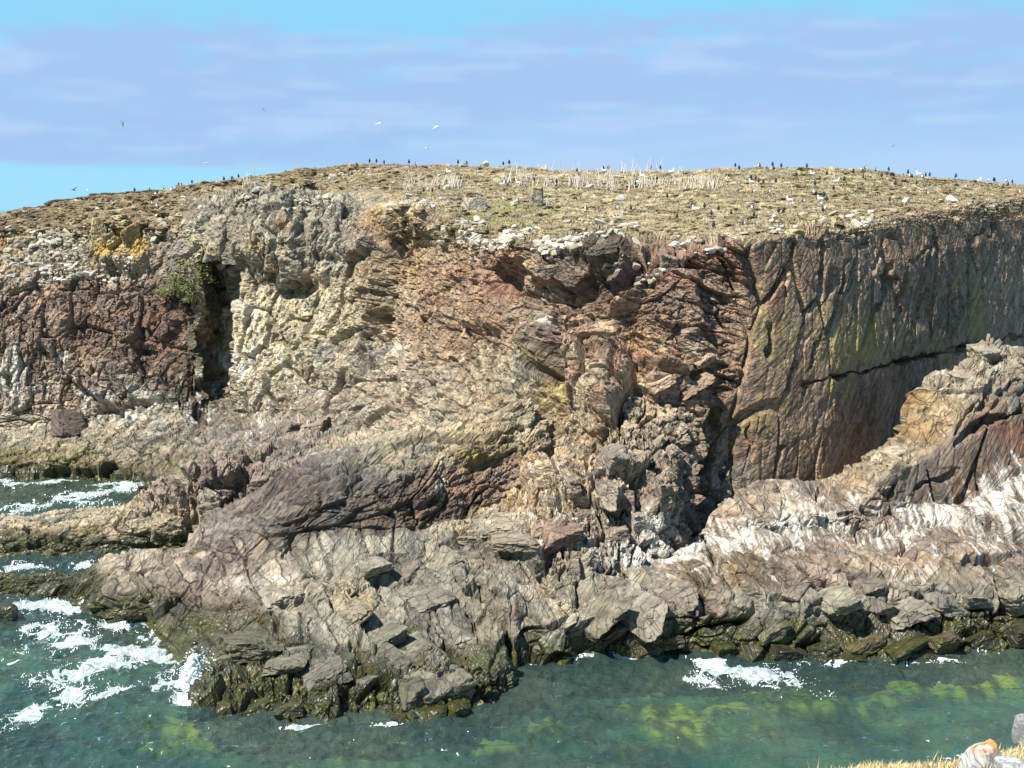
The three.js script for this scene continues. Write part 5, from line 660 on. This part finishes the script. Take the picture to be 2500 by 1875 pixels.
// ------------------------------------------------------------------ turf tufts, cushions of green, dead stalks
const blade = (h, w, lean, a) => { const c = Math.cos(a), s = Math.sin(a), P = [-w * c, 0, -w * s, w * c, 0, w * s, lean * s * 0.4 + w * 0.6 * c, h * 0.6, -lean * c * 0.4, lean * s, h, -lean * c]; return { P, I: [0, 1, 2, 1, 3, 2, 0, 2, 3] }; };
function tuft(n, h, w, spread) {
  const P = [], I = []; for (let i = 0; i < n; i++) { const a = rr(0, 6.283), b = blade(h * rr(0.5, 1), w, h * rr(0.2, 0.9), a), ox = rr(-spread, spread), oz = rr(-spread, spread), o = P.length / 3; for (let k = 0; k < b.P.length; k += 3) P.push(b.P[k] + ox, b.P[k + 1], b.P[k + 2] + oz); I.push(...b.I.map((v) => v + o)); }
  const g = new THREE.BufferGeometry(); g.setAttribute('position', new THREE.Float32BufferAttribute(P, 3)); g.setIndex(I); g.computeVertexNormals(); return g;
}
{
  const GR = [STRAW, TURF, TURFG, PEAT, PEATL, TANL], n = 18000, m = new THREE.InstancedMesh(tuft(9, 0.15, 0.025, 0.2), new THREE.MeshStandardMaterial({ roughness: 0.95, side: THREE.DoubleSide }), n), o = new THREE.Object3D(), c = new THREE.Color();
  const top = pchip(skyline, 1); let k = 0;
  while (k < n) {
    const px = rr(-60, 2560), t0 = top(px), low = 600 - 60 * ss(1500, 2500, px) - 110 * ss(900, 300, px) - 30 * ss(1100, 900, px), py = t0 + 2 + Math.pow(rnd(), 1.5) * (low - t0); if (px > 440 && px < 960 && py > 462) continue;
    const s = headland.sample(px, py), w = fbm2(s.p[0] * 0.25, s.p[2] * 0.25, 811, 3); const base = w > 0.22 ? TURFG : w < -0.1 ? PEATL : TURF, d = rnd() < 0.25 ? STRAW : px < 560 ? PEAT : rnd() < 0.25 ? PEAT : TURF;
    o.position.set(s.p[0], s.p[1] - 0.03, s.p[2]); o.rotation.set(0, rr(0, 6.28), 0); const sc = rr(0.5, 1.25); o.scale.set(sc * 1.3, sc * rr(0.5, 1.0), sc * 1.3); o.updateMatrix(); m.setMatrixAt(k, o.matrix);
    const br = rr(0.8, 1.3); c.setRGB(...mix3(base, d, rr(0.2, 0.9)).map((v) => v * br)); m.setColorAt(k, c); k++;
  }
  m.castShadow = m.receiveShadow = true;
  const nm = 2600, mound = new THREE.InstancedMesh(rockGeo(0.5, 0.3, 0.5, 970, 5, 0.45, [1, 0.96, 0.9], [0.6, 0.58, 0.5], { cuts: 0 }), new THREE.MeshStandardMaterial({ vertexColors: true, roughness: 1, flatShading: true }), nm); k = 0;
  while (k < nm) {
    const left = k < 1300, px = left ? rr(-60, 760) : rr(640, 2560), t0 = top(px), low = px < 450 ? 560 : px < 960 ? 462 : 575 - 95 * ss(1800, 2500, px), py = t0 + 3 + rnd() * (low - t0), s = headland.sample(px, py), sc = left ? rr(0.45, 1.0) : rr(0.3, 0.8);
    o.position.set(s.p[0], s.p[1] - 0.06 * sc, s.p[2]); o.rotation.set(0, rr(0, 6.28), 0); o.scale.set(sc * rr(0.8, 1.5), sc * rr(0.5, 0.9) * (left ? 1 : 0.7), sc); o.updateMatrix(); mound.setMatrixAt(k, o.matrix);
    c.setRGB(...mix3(left ? PEAT : TURF, rnd() < 0.5 ? STRAW : PEATL, rr(0, 0.9)).map((v) => v * (0.85 + 0.45 * Math.abs(Math.sin(k * 1.7))))); mound.setColorAt(k, c); k++;
  }
  mound.castShadow = mound.receiveShadow = true; scene.add(tag(mound, 'turf_cushions', 'brown and straw coloured cushions of turf bumping the plateau surface', 'turf', null, 'stuff'));
  scene.add(tag(m, 'turf_grass', 'short straw and green grass tufts covering the plateau', 'grass', null, 'stuff'));
}
{ // green cushions on the ledge beside the overhang
  const gs = [], cs = [];
  for (const [px, py, r] of [[440, 690, 0.6], [476, 740, 0.5], [458, 735, 0.5], [468, 660, 0.75], [484, 690, 0.7], [478, 715, 0.65], [450, 700, 0.5], [425, 712, 0.55], [402, 722, 0.4], [492, 665, 0.5], [415, 728, 0.45], [440, 722, 0.5], [488, 640, 0.45]]) {
    const s = headland.sample(px, py), pts = [], I = [], C = [];
    for (let i = 0; i < 260; i++) {
      const a = rr(0, 6.283), z = rr(-0.4, 1), q = Math.sqrt(1 - z * z) || 0, rad = r * rr(0.75, 1.1) * (1 + 0.3 * vn(Math.cos(a) * 2 + px, z * 2, Math.sin(a) * 2, 77)), x = Math.cos(a) * q * rad, y = z * rad * 0.75, w = Math.sin(a) * q * rad, L = rr(0.08, 0.17), t = rr(0, 6.28), up = rr(-0.4, 0.8), o = pts.length / 3;
      pts.push(x, y, w, x + Math.cos(t) * L, y + up * L, w + Math.sin(t) * L, x + Math.cos(t + 1) * L, y + up * L * 0.6 + 0.03, w + Math.sin(t + 1) * L); I.push(o, o + 1, o + 2);
      const c = mix3([0.09, 0.11, 0.03], [0.24, 0.25, 0.09], rnd()); C.push(...c, ...c, ...c);
    }
    const g = new THREE.BufferGeometry(); g.setAttribute('position', new THREE.Float32BufferAttribute(pts, 3)); g.setAttribute('color', new THREE.Float32BufferAttribute(C, 3)); g.setIndex(I); g.computeVertexNormals(); g.translate(s.p[0] + s.n[0] * 0.7, s.p[1] + 0.2, s.p[2] + s.n[2] * 0.7); gs.push(g);
  }
  scene.add(tag(new THREE.Mesh(mergeGeometries(gs), new THREE.MeshStandardMaterial({ vertexColors: true, roughness: 0.9, side: THREE.DoubleSide })), 'cushion_plant', 'bright green leafy cushion plant on the ledge left of the dark overhang', 'plant'));
}
const STEM = new THREE.CylinderGeometry(0.45, 1, 1, 4);
const STALK = std([0.66, 0.60, 0.50], 0.9), STALK2 = std([0.50, 0.44, 0.35], 0.9);
function stalks(label, px, py, n, tall, spread, group) {
  const s = headland.sample(px, py), g0 = new THREE.Group(), mat = rnd() < 0.7 ? STALK : STALK2; g0.position.set(...s.p);
  for (let i = 0; i < n; i++) {
    const h = tall * rr(0.45, 1.05), ax = rr(-0.34, 0.34) * h, az = rr(-0.15, 0.15) * h, r = rr(0.022, 0.038), x = rr(-spread, spread), z = rr(-spread, spread);
    const m = new THREE.Mesh(STEM, mat); m.name = 'stem'; m.position.set(x + ax / 2, h / 2 - 0.05, z + az / 2); m.quaternion.setFromUnitVectors(new THREE.Vector3(0, 1, 0), new THREE.Vector3(ax, h, az).normalize()); m.scale.set(r, Math.hypot(ax, h, az), r); g0.add(m);
    if (rnd() < 0.4) { const k = new THREE.Mesh(STEM, mat); k.name = 'twig'; k.position.set(4, 0.2, 0); k.rotation.z = rr(-0.4, 0.4); k.position.x = -Math.sin(k.rotation.z) * 3; k.scale.set(0.5, 0.3, 0.5); m.add(k); }
  }
  scene.add(tag(g0, 'dead_stalks', label, 'dead plant', group));
}
const NTH = ['leftmost', 'second', 'third', 'fourth', 'fifth', 'sixth', 'seventh', 'eighth', 'ninth', 'tenth', 'eleventh', 'twelfth', 'thirteenth', 'fourteenth', 'fifteenth', 'sixteenth', 'seventeenth', 'eighteenth', 'nineteenth', 'twentieth', 'twenty first', 'twenty second', 'twenty third', 'twenty fourth', 'twenty fifth', 'twenty sixth', 'twenty seventh', 'twenty eighth', 'twenty ninth', 'thirtieth', 'thirty first', 'thirty second', 'thirty third', 'thirty fourth'];
const nth = (i) => (i ? NTH[i] + ' from the left' : 'leftmost');
const ROW = 'pale dead plant stalks standing in a row across the turf';
for (let i = 0; i < 34; i++) { const px = 1385 + i * 11.4 + rr(-5.5, 5.5); stalks('pale dead stalks, ' + nth(i) + ' in the thicket right of the upright boulder', px, rr(430, 466), 4 + Math.floor(rnd() * 6), rr(0.6, 1.0), 0.7, ROW); }
for (let i = 0; i < 9; i++) stalks('loose pale stalks above the upright boulder, ' + nth(i) + ' of nine', 1228 + i * 15 + rr(-6, 6), rr(436, 456), 3 + Math.floor(rnd() * 5), rr(0.8, 1.3), 0.45, 'dead stalks above the upright boulder');
for (let i = 0; i < 9; i++) stalks('thin pale stalks left of centre on the turf, ' + nth(i) + ' of nine', 990 + i * 17 + rr(-6, 6), rr(450, 466), 4 + Math.floor(rnd() * 5), i === 0 ? 1.6 : rr(0.7, 1.1), 0.35, 'dead stalks left of centre');
for (let i = 0; i < 12; i++) stalks('tall thin stalks breaking the skyline, ' + nth(i) + ' of twelve', 1290 + i * 27 + rr(-12, 12), rr(413, 422), 2 + Math.floor(rnd() * 3), rr(0.7, 1.1), 0.6, 'dead stalks on the skyline');
stalks('small spray of pale stalks at the left end of the turf', 570, 480, 5, 1.0, 0.25);
stalks('taller spray of pale stalks on the left turf', 612, 478, 8, 1.3, 0.35);
stalks('tall dark bent stalk on the left skyline', 624, 436, 1, 1.2, 0.05);
stalks('forked pale stalk standing alone in the right of the middle turf', 1513, 534, 5, 0.9, 0.12);
stalks('short pale stalks just right of the upright boulder', 1340, 502, 5, 0.7, 0.2);
stalks('single pale stalk with a blunt top in front of the thicket', 1617, 474, 2, 0.9, 0.05);
stalks('leaning forked stalks at the near side of the thicket', 1543, 470, 4, 1.1, 0.3);

// ------------------------------------------------------------------ puffins and gulls
function birdBody(profile, colour, seg = 12) {                      // a lathe swollen towards the breast, coloured by where it faces
  const g = new THREE.LatheGeometry(profile.map(([r, y]) => new THREE.Vector2(r, y)), seg), p = g.attributes.position, C = new Float32Array(p.count * 3);
  for (let i = 0; i < p.count; i++) { const y = p.getY(i), z = p.getZ(i), x = p.getX(i), r = Math.hypot(x, z) || 1; C.set(colour(y, z / r, x / r), i * 3); p.setZ(i, z * 1.15 + 0.02 * Math.sin(y * 12)); }
  g.setAttribute('color', new THREE.BufferAttribute(C, 3)); g.computeVertexNormals(); return g;
}
const tint = (g, c) => { const n = g.attributes.position.count, C = new Float32Array(n * 3); for (let i = 0; i < n; i++) C.set(c, i * 3); g.setAttribute('color', new THREE.BufferAttribute(C, 3)); return g; };
const FEATHER = new THREE.MeshStandardMaterial({ vertexColors: true, roughness: 0.8 });
const BLACK = [0.018, 0.018, 0.02], WHITE = [0.78, 0.78, 0.76], BEAK = [0.62, 0.16, 0.03];
const upright = [[0.001, 0.0], [0.055, 0.03], [0.085, 0.09], [0.09, 0.14], [0.075, 0.19], [0.05, 0.225], [0.052, 0.26], [0.046, 0.29], [0.02, 0.31], [0.001, 0.315]];
function makePuffin() {
  const root = new THREE.Group();
  const body = birdBody(upright, (y, f) => (y > 0.285 ? BLACK : y > 0.225 ? (f > 0.3 ? WHITE : BLACK) : y > 0.2 ? BLACK : f > 0.15 ? WHITE : BLACK));
  body.translate(0, 0.05, 0); body.rotateX(0.12);
  const tail = tint(new THREE.ConeGeometry(0.03, 0.1, 5), BLACK); tail.rotateX(-2.2); tail.translate(0, 0.07, -0.10);
  const bm = new THREE.Mesh(mergeGeometries([body, tail].map((g) => g.toNonIndexed())), FEATHER); bm.name = 'body'; root.add(bm);
  const beak = tint(new THREE.ConeGeometry(0.028, 0.075, 6), BEAK); beak.scale(0.5, 1, 1); beak.rotateX(1.6); beak.translate(0, 0.295, 0.125);
  const b = new THREE.Mesh(beak, FEATHER); b.name = 'beak'; root.add(b);
  for (const s of [-1, 1]) { const l = tint(new THREE.CylinderGeometry(0.009, 0.012, 0.07, 5), BEAK); l.translate(s * 0.03, 0.03, 0.01); const f = tint(new THREE.BoxGeometry(0.035, 0.008, 0.05), BEAK); f.translate(s * 0.03, 0.0, 0.03); const m = new THREE.Mesh(mergeGeometries([l, f]), FEATHER); m.name = 'leg'; root.add(m); }
  return root;
}
function makeSittingGull() {
  const root = new THREE.Group(), g = new THREE.SphereGeometry(1, 12, 8); g.scale(0.09, 0.085, 0.2);
  const p = g.attributes.position, C = new Float32Array(p.count * 3); for (let i = 0; i < p.count; i++) C.set(p.getY(i) > 0.035 && p.getZ(i) < 0.08 ? [0.50, 0.52, 0.54] : WHITE, i * 3); g.setAttribute('color', new THREE.BufferAttribute(C, 3)); g.translate(0, 0.1, 0);
  const neck = tint(new THREE.SphereGeometry(0.055, 9, 7), WHITE); neck.scale(1, 1.5, 1); neck.translate(0, 0.2, 0.15); const head = tint(new THREE.SphereGeometry(0.05, 9, 7), WHITE); head.translate(0, 0.27, 0.17);
  const m = new THREE.Mesh(mergeGeometries([g, neck, head]), FEATHER); m.name = 'body'; root.add(m);
  const b = tint(new THREE.ConeGeometry(0.015, 0.06, 5), [0.6, 0.45, 0.05]); b.rotateX(1.57); b.translate(0, 0.265, 0.24); const bk = new THREE.Mesh(b, FEATHER); bk.name = 'beak'; root.add(bk);
  return root;
}
const puffin0 = makePuffin(), gull0 = makeSittingGull();
let puffins = 0, gulls = 0;
function putBird(gull, px, py, turn, label, group) {
  const o = (gull ? (gulls++ ? gull0.clone() : gull0) : (puffins++ ? puffin0.clone() : puffin0)), s = headland.sample(px, py);
  o.position.set(s.p[0], s.p[1] + 0.06, s.p[2]); o.rotation.set(0, turn, 0); const k = gull ? rr(0.95, 1.15) : rr(0.9, 1.08); o.scale.set(k, k, k);
  tag(o, gull ? 'gull' : 'puffin', label, gull ? 'gull' : 'puffin', group); scene.add(o);
}
const where = (x, y) => { const top = pchip(skyline, 1)(x), sky = y < top + 9;
  if (x < 460) return sky ? 'on the skyline at the far left' : 'among the cushions of the left slope';
  if (x < 640) return sky ? 'on the left skyline near the bent stalk' : 'on the left turf';
  if (x < 900) return sky ? 'on the skyline above the grey crag' : 'on the turf behind the grey crag';
  if (x < 1190) return sky ? 'on the skyline left of the stalk row' : 'in the turf beside the left stalks';
  if (x < 1420) return sky ? 'on the skyline above the upright boulder' : 'in the turf round the upright boulder';
  if (x < 1660) return sky ? 'on the skyline behind the thicket' : y < 475 ? 'among the stalks of the thicket' : 'on the turf below the stalk thicket';
  if (x < 1800) return sky ? 'on the skyline at the stalks\' right end' : y < 500 ? 'on the turf at the stalks\' right end' : 'near the brink below the stalks';
  if (x < 1920) return sky ? 'on the skyline right of the stalks' : y < 460 ? 'in the huddle on the upper right turf' : 'on the lower turf left of the yellow slab';
  if (x < 2080) return sky ? 'on the skyline over the right turf' : y < 465 ? 'on the upper right turf' : 'on the turf above the yellow slabs';
  if (x < 2300) return sky ? 'where the right skyline starts falling' : 'on the right turf above the dark wall';
  return sky ? 'on the skyline at the far right' : 'on the turf at the far right'; };
const flock = [];
const add = (k, ox, oy, list) => { for (let i = 0; i < list.length; i += 3) flock.push([ox + list[i] / k, oy + list[i + 1] / k, list[i + 2]]); };
// pose: 0 seen from behind, 1 white breast this way, 2 side on to the left, 3 side on to the right, 9 white gull
add(3.16, 1800, 300, [172, 352, 2, 268, 348, 0, 343, 350, 0, 226, 388, 0, 280, 378, 0, 540, 362, 0, 688, 385, 9, 708, 420, 1, 690, 415, 0, 893, 392, 0, 770, 375, 1, 985, 372, 3, 965, 380, 2, 1070, 392, 3, 1163, 383, 0, 1115, 425, 0, 1150, 420, 0, 1012, 422, 0, 968, 443, 3, 825, 460, 0, 765, 465, 9, 632, 455, 0, 600, 512, 0, 587, 556, 1, 745, 545, 0, 668, 590, 0, 640, 610, 9, 648, 640, 1, 690, 625, 0, 410, 612, 9, 420, 638, 1, 510, 620, 3, 292, 482, 0, 205, 485, 0, 145, 445, 0, 105, 440, 0, 112, 480, 9, 165, 468, 0, 120, 555, 3, 243, 553, 3, 112, 682, 1, 128, 735, 0, 150, 742, 3]);
add(3.16, 1800, 300, [42, 818, 3, 1315, 398, 0, 1405, 398, 9, 1455, 405, 0, 1488, 405, 0, 1332, 445, 2, 1350, 435, 0, 1432, 440, 2, 1222, 485, 0, 1380, 495, 0, 1422, 482, 0, 1460, 562, 3, 1755, 515, 1, 1683, 430, 3, 1862, 445, 9, 1930, 450, 1, 1975, 462, 0, 1988, 458, 0, 2080, 460, 2, 2122, 465, 0, 2045, 522, 0, 2085, 508, 3, 2178, 555, 1, 1172, 620, 0, 655, 718, 0, 320, 708, 0, 355, 720, 0, 450, 422, 0, 580, 402, 9]);
add(3.16, 1200, 300, [92, 340, 0, 138, 340, 0, 128, 495, 3, 80, 488, 9, 210, 478, 9, 325, 462, 0, 475, 475, 0, 503, 472, 0, 612, 468, 2, 655, 378, 0, 860, 370, 0, 900, 370, 0, 1300, 375, 0, 1230, 378, 3, 1120, 480, 9, 1105, 500, 0, 960, 690, 3, 1072, 692, 0, 738, 695, 2, 1355, 588, 0, 1545, 655, 0, 1575, 690, 9, 1645, 672, 0, 1432, 755, 0, 1700, 732, 0, 1750, 700, 0, 1850, 712, 0, 1710, 825, 0, 2120, 382, 0, 1880, 355, 0, 1910, 365, 0, 1745, 395, 0, 1170, 415, 9, 1385, 395, 9, 870, 385, 9]);
add(3.16, 600, 250, [955, 478, 0, 1005, 475, 0, 1068, 475, 0, 968, 510, 0, 1260, 472, 0, 1312, 495, 3, 1637, 485, 0, 1708, 490, 0, 815, 575, 0, 855, 505, 0, 1405, 685, 1, 1368, 705, 0, 1490, 685, 3, 1440, 700, 0, 1567, 565, 9]);
add(3.16, 0, 200, [1037, 845, 0, 1155, 840, 0, 1268, 822, 3, 1328, 842, 1, 1377, 815, 0, 1405, 820, 2, 1483, 805, 0, 1727, 775, 0, 1790, 772, 0, 1805, 772, 2, 1842, 752, 0, 1205, 890, 1, 1168, 955, 3, 1212, 985, 1]);
const POSE = ['dark backed', 'white breasted', 'left turned', 'right turned'];
flock.sort((a, b) => a[0] - b[0]);
const keyed = new Map(), seen = new Map(); for (const f of flock) { f.w = where(f[0], f[1]); const k = f[2] + f.w; keyed.set(k, (keyed.get(k) ?? 0) + 1); }
for (const f of flock) {
  const [px, py, pose] = f, gull = pose === 9, key = pose + f.w, many = keyed.get(key) > 1, at = seen.get(key) ?? 0, turn = gull ? (rnd() < 0.5 ? 1.4 : -1.4) : [3.14, 0, -1.35, 1.35][pose] + rr(-0.5, 0.5);
  seen.set(key, at + 1);
  const label = (gull ? 'white gull ' : POSE[pose] + ' puffin ') + f.w + (many ? ', ' + (at ? NTH[at] + ' from left' : 'leftmost') : '');
  putBird(gull, px, py, turn, label, many ? (gull ? 'gulls sitting ' : POSE[pose] + ' puffins ') + f.w : undefined);
}
function flyer(name, label, category, px, py, d, span, pose, back, belly, tip) {
  const o = new THREE.Group(); o.position.set(...place(px, py, d));
  const g = new THREE.SphereGeometry(1, 12, 8); g.scale(span * 0.055, span * 0.055, span * 0.19);
  const p = g.attributes.position, C = new Float32Array(p.count * 3); for (let i = 0; i < p.count; i++) { const z = p.getZ(i) / (span * 0.19), t = 1 - 0.55 * Math.max(0, -z); p.setX(i, p.getX(i) * t); p.setY(i, p.getY(i) * t); C.set(p.getY(i) > 0.01 * span ? back : belly, i * 3); }
  g.setAttribute('color', new THREE.BufferAttribute(C, 3)); g.computeVertexNormals();
  const head = tint(new THREE.SphereGeometry(span * 0.042, 8, 6), belly); head.translate(0, span * 0.015, span * 0.2);
  const bill = tint(new THREE.ConeGeometry(span * 0.014, span * 0.06, 5), [0.5, 0.35, 0.05]); bill.rotateX(1.57); bill.translate(0, span * 0.01, span * 0.26);
  const fan = tint(new THREE.ConeGeometry(span * 0.05, span * 0.12, 5), belly); fan.scale(1, 1, 0.25); fan.rotateX(1.57); fan.translate(0, 0, -span * 0.2);
  const b = new THREE.Mesh(mergeGeometries([g, head, bill, fan]), FEATHER); b.name = 'body'; o.add(b);
  for (const s of [-1, 1]) {
    const up = pose[s < 0 ? 0 : 1], out = pose[2], P = [], Cw = [], I = [];
    for (let i = 0; i <= 6; i++) {
      const t = i / 6, len = t * span * 0.5, bend = up * (t < 0.45 ? t : 0.45 + (t - 0.45) * out), x = s * len * Math.cos(up * 0.8), y = bend * span * 0.5 + 0.02 * span, c = span * 0.13 * (1 - 0.75 * t * t), zz = span * (0.05 + 0.06 * Math.sin(t * 2.4) - 0.12 * t * t), th = span * 0.008 * (1 - t * 0.7);
      for (const [dz, dy] of [[c * 0.5, 0], [0, th], [-c * 0.5, 0], [0, -th]]) { P.push(x, y + dy, zz + dz); Cw.push(...(t > 0.86 ? tip : dy >= 0 ? back : belly)); }
    }
    for (let i = 0; i < 6; i++) for (let k = 0; k < 4; k++) { const a = i * 4 + k, c = i * 4 + (k + 1) % 4; I.push(a, a + 4, c + 4, a, c + 4, c); }
    const w = new THREE.BufferGeometry(); w.setAttribute('position', new THREE.Float32BufferAttribute(P, 3)); w.setAttribute('color', new THREE.Float32BufferAttribute(Cw, 3)); w.setIndex(I); w.computeVertexNormals();
    const m = new THREE.Mesh(w, new THREE.MeshStandardMaterial({ vertexColors: true, roughness: 0.8, side: THREE.DoubleSide })); m.name = 'wing'; o.add(m);
  }
  o.rotation.set(...(pose[3] ?? [0, 1.4, 0])); scene.add(tag(o, name, label, category));
}
const GREYF = [0.40, 0.42, 0.45], DUSK = [0.06, 0.06, 0.07];
flyer('flying_gull', 'gull banking with long grey bent wings over the middle skyline', 'gull', 1044, 361, 84, 1.0, [-0.35, 0.35, 0.2, [0.25, -0.35, 0.35]], GREYF, WHITE, DUSK);
flyer('flying_gull', 'white gull gliding level, left of the two high white gulls', 'gull', 922, 302, 88, 0.9, [0.1, 0.14, 0.6, [0.1, 1.1, 0.05]], WHITE, WHITE, GREYF);
flyer('flying_gull', 'white gull with drooping wings, right of the two high white gulls', 'gull', 1065, 309, 88, 0.8, [-0.35, -0.3, 1.4, [0.1, 0.9, 0]], WHITE, WHITE, GREYF);
flyer('flying_gull', 'small pale gull high over the left skyline near the cloud edge', 'gull', 502, 398, 110, 0.8, [0.15, -0.1, 1, [0.1, 1.3, -0.2]], WHITE, WHITE, GREYF);
flyer('flying_gull', 'pale gull tilted just above the far left skyline beside the dark bird', 'gull', 213, 464, 100, 0.9, [0.3, -0.3, 1, [0.2, 0.6, -0.35]], WHITE, WHITE, GREYF);
flyer('flying_bird', 'black bird with spread wings coming in to land at the far left', 'bird', 181, 464, 97, 0.75, [0.3, 0.35, 1.2, [-0.3, -0.5, 0.15]], BLACK, DUSK, BLACK);
flyer('flying_puffin', 'dark bird with raised wings and white belly in the left sky', 'bird', 298, 310, 84, 0.6, [1.25, 1.2, 1.1, [0, 1.45, 0]], DUSK, WHITE, DUSK);
flyer('flying_bird', 'tiny dark bird high in the sky left of centre', 'bird', 643, 267, 100, 0.42, [0.2, -0.3, 1, [0.2, 0.9, -0.4]], BLACK, DUSK, BLACK);
flyer('flying_bird', 'tiny dark bird alone in the right sky', 'bird', 2181, 356, 95, 0.4, [-0.5, 0.4, 1, [0.2, 0.2, 0.3]], BLACK, DUSK, BLACK);
flyer('flying_gull', 'dark winged gull hovering over the bent stalk on the left skyline', 'gull', 634, 413, 98, 0.7, [0.1, 0.45, 1, [0.1, 0.3, 0.1]], GREYF, WHITE, DUSK);

// ------------------------------------------------------------------ the near clifftop at the lower right
const near = body({
  name: 'clifftop_ground', label: 'dry grassy clifftop ground in the near right corner', seed: 900, x0: 300, x1: 3300, dx: 12, dry: true, tide: -5, gain: 0.12, stride: 2,
  lines: [
    [[300, 9500, 12], [3300, 9500, 12]],
    [[300, 2300, 9.4], [1990, 1905, 9.4], [2500, 1850, 9.4], [3300, 1700, 9.6]],
    [[300, 2250, 8.2], [1500, 2050, 8.2], [2000, 1894, 8.2], [2120, 1874, 8.2], [2330, 1868, 8.2], [2440, 1850, 8.3], [2500, 1828, 8.4], [2700, 1780, 8.6], [3300, 1660, 8.8]],
    [[300, 2500, 6.2], [2000, 2120, 6.2], [2500, 2080, 6.2], [3300, 1960, 6.4]],
    [[300, 3000, 2.6], [3300, 3000, 2.6]],
  ],
  rows: [16, 10, 30, 30],
  fabrics: [['turf', 1800, 1900, 3000, 1000]], colours: [['grass', 1800, 1900, 3000, 1000, STRAW, PEATL]],
});
{
  const n = 9000, m = new THREE.InstancedMesh(tuft(7, 0.075, 0.0022, 0.03), new THREE.MeshStandardMaterial({ roughness: 0.85, side: THREE.DoubleSide }), n), o = new THREE.Object3D(), c = new THREE.Color();
  for (let i = 0; i < n; i++) {
    const px = rr(1900, 2700), b = 1894 - 22 * ss(2000, 2140, px) - 46 * ss(2330, 2540, px), py = b + 6 + 130 * Math.pow(rnd(), 1.3), s = near.sample(px, py); const sc = rr(0.5, 1.15);
    o.position.set(s.p[0], s.p[1] - 0.006, s.p[2]); o.rotation.set(rr(-0.2, 0.2), rr(0, 6.28), rr(-0.35, 0.1)); o.scale.set(sc, sc * rr(0.5, 1.1) * (rnd() < 0.01 ? 2.2 : 1), sc); o.updateMatrix(); m.setMatrixAt(i, o.matrix);
    c.setRGB(...mix3([0.62, 0.50, 0.27], [0.42, 0.32, 0.16], rnd()).map((v) => v * (0.8 + 0.35 * Math.abs(Math.sin(i * 2.3))))); m.setColorAt(i, c);
  }
  scene.add(tag(m, 'dry_grass', 'dry straw coloured grass on the near clifftop', 'grass', null, 'stuff'));
}
boulder('white speckled rock with orange lichen in the near right corner', 2394, 1892, 92, 66, 0.22, [0.56, 0.54, 0.50], [0.30, 0.30, 0.30], { on: near, mat: ROCKNEAR, cap: [0.50, 0.24, 0.05], capAt: 0.75, turn: 0.5 });
boulder('low speckled grey rock in the grass at the bottom right edge', 2476, 1896, 84, 36, 0.24, [0.52, 0.51, 0.48], [0.26, 0.26, 0.26], { on: near, mat: ROCKNEAR, turn: 0.2 });
boulder('dark grey stone half out of the picture at the right edge', 2500, 1818, 46, 60, 0.2, [0.30, 0.30, 0.30], [0.18, 0.17, 0.16], { at: place(2506, 1812, 8.9), mat: ROCKNEAR, turn: 0.9 });

renderer.render(scene, camera);
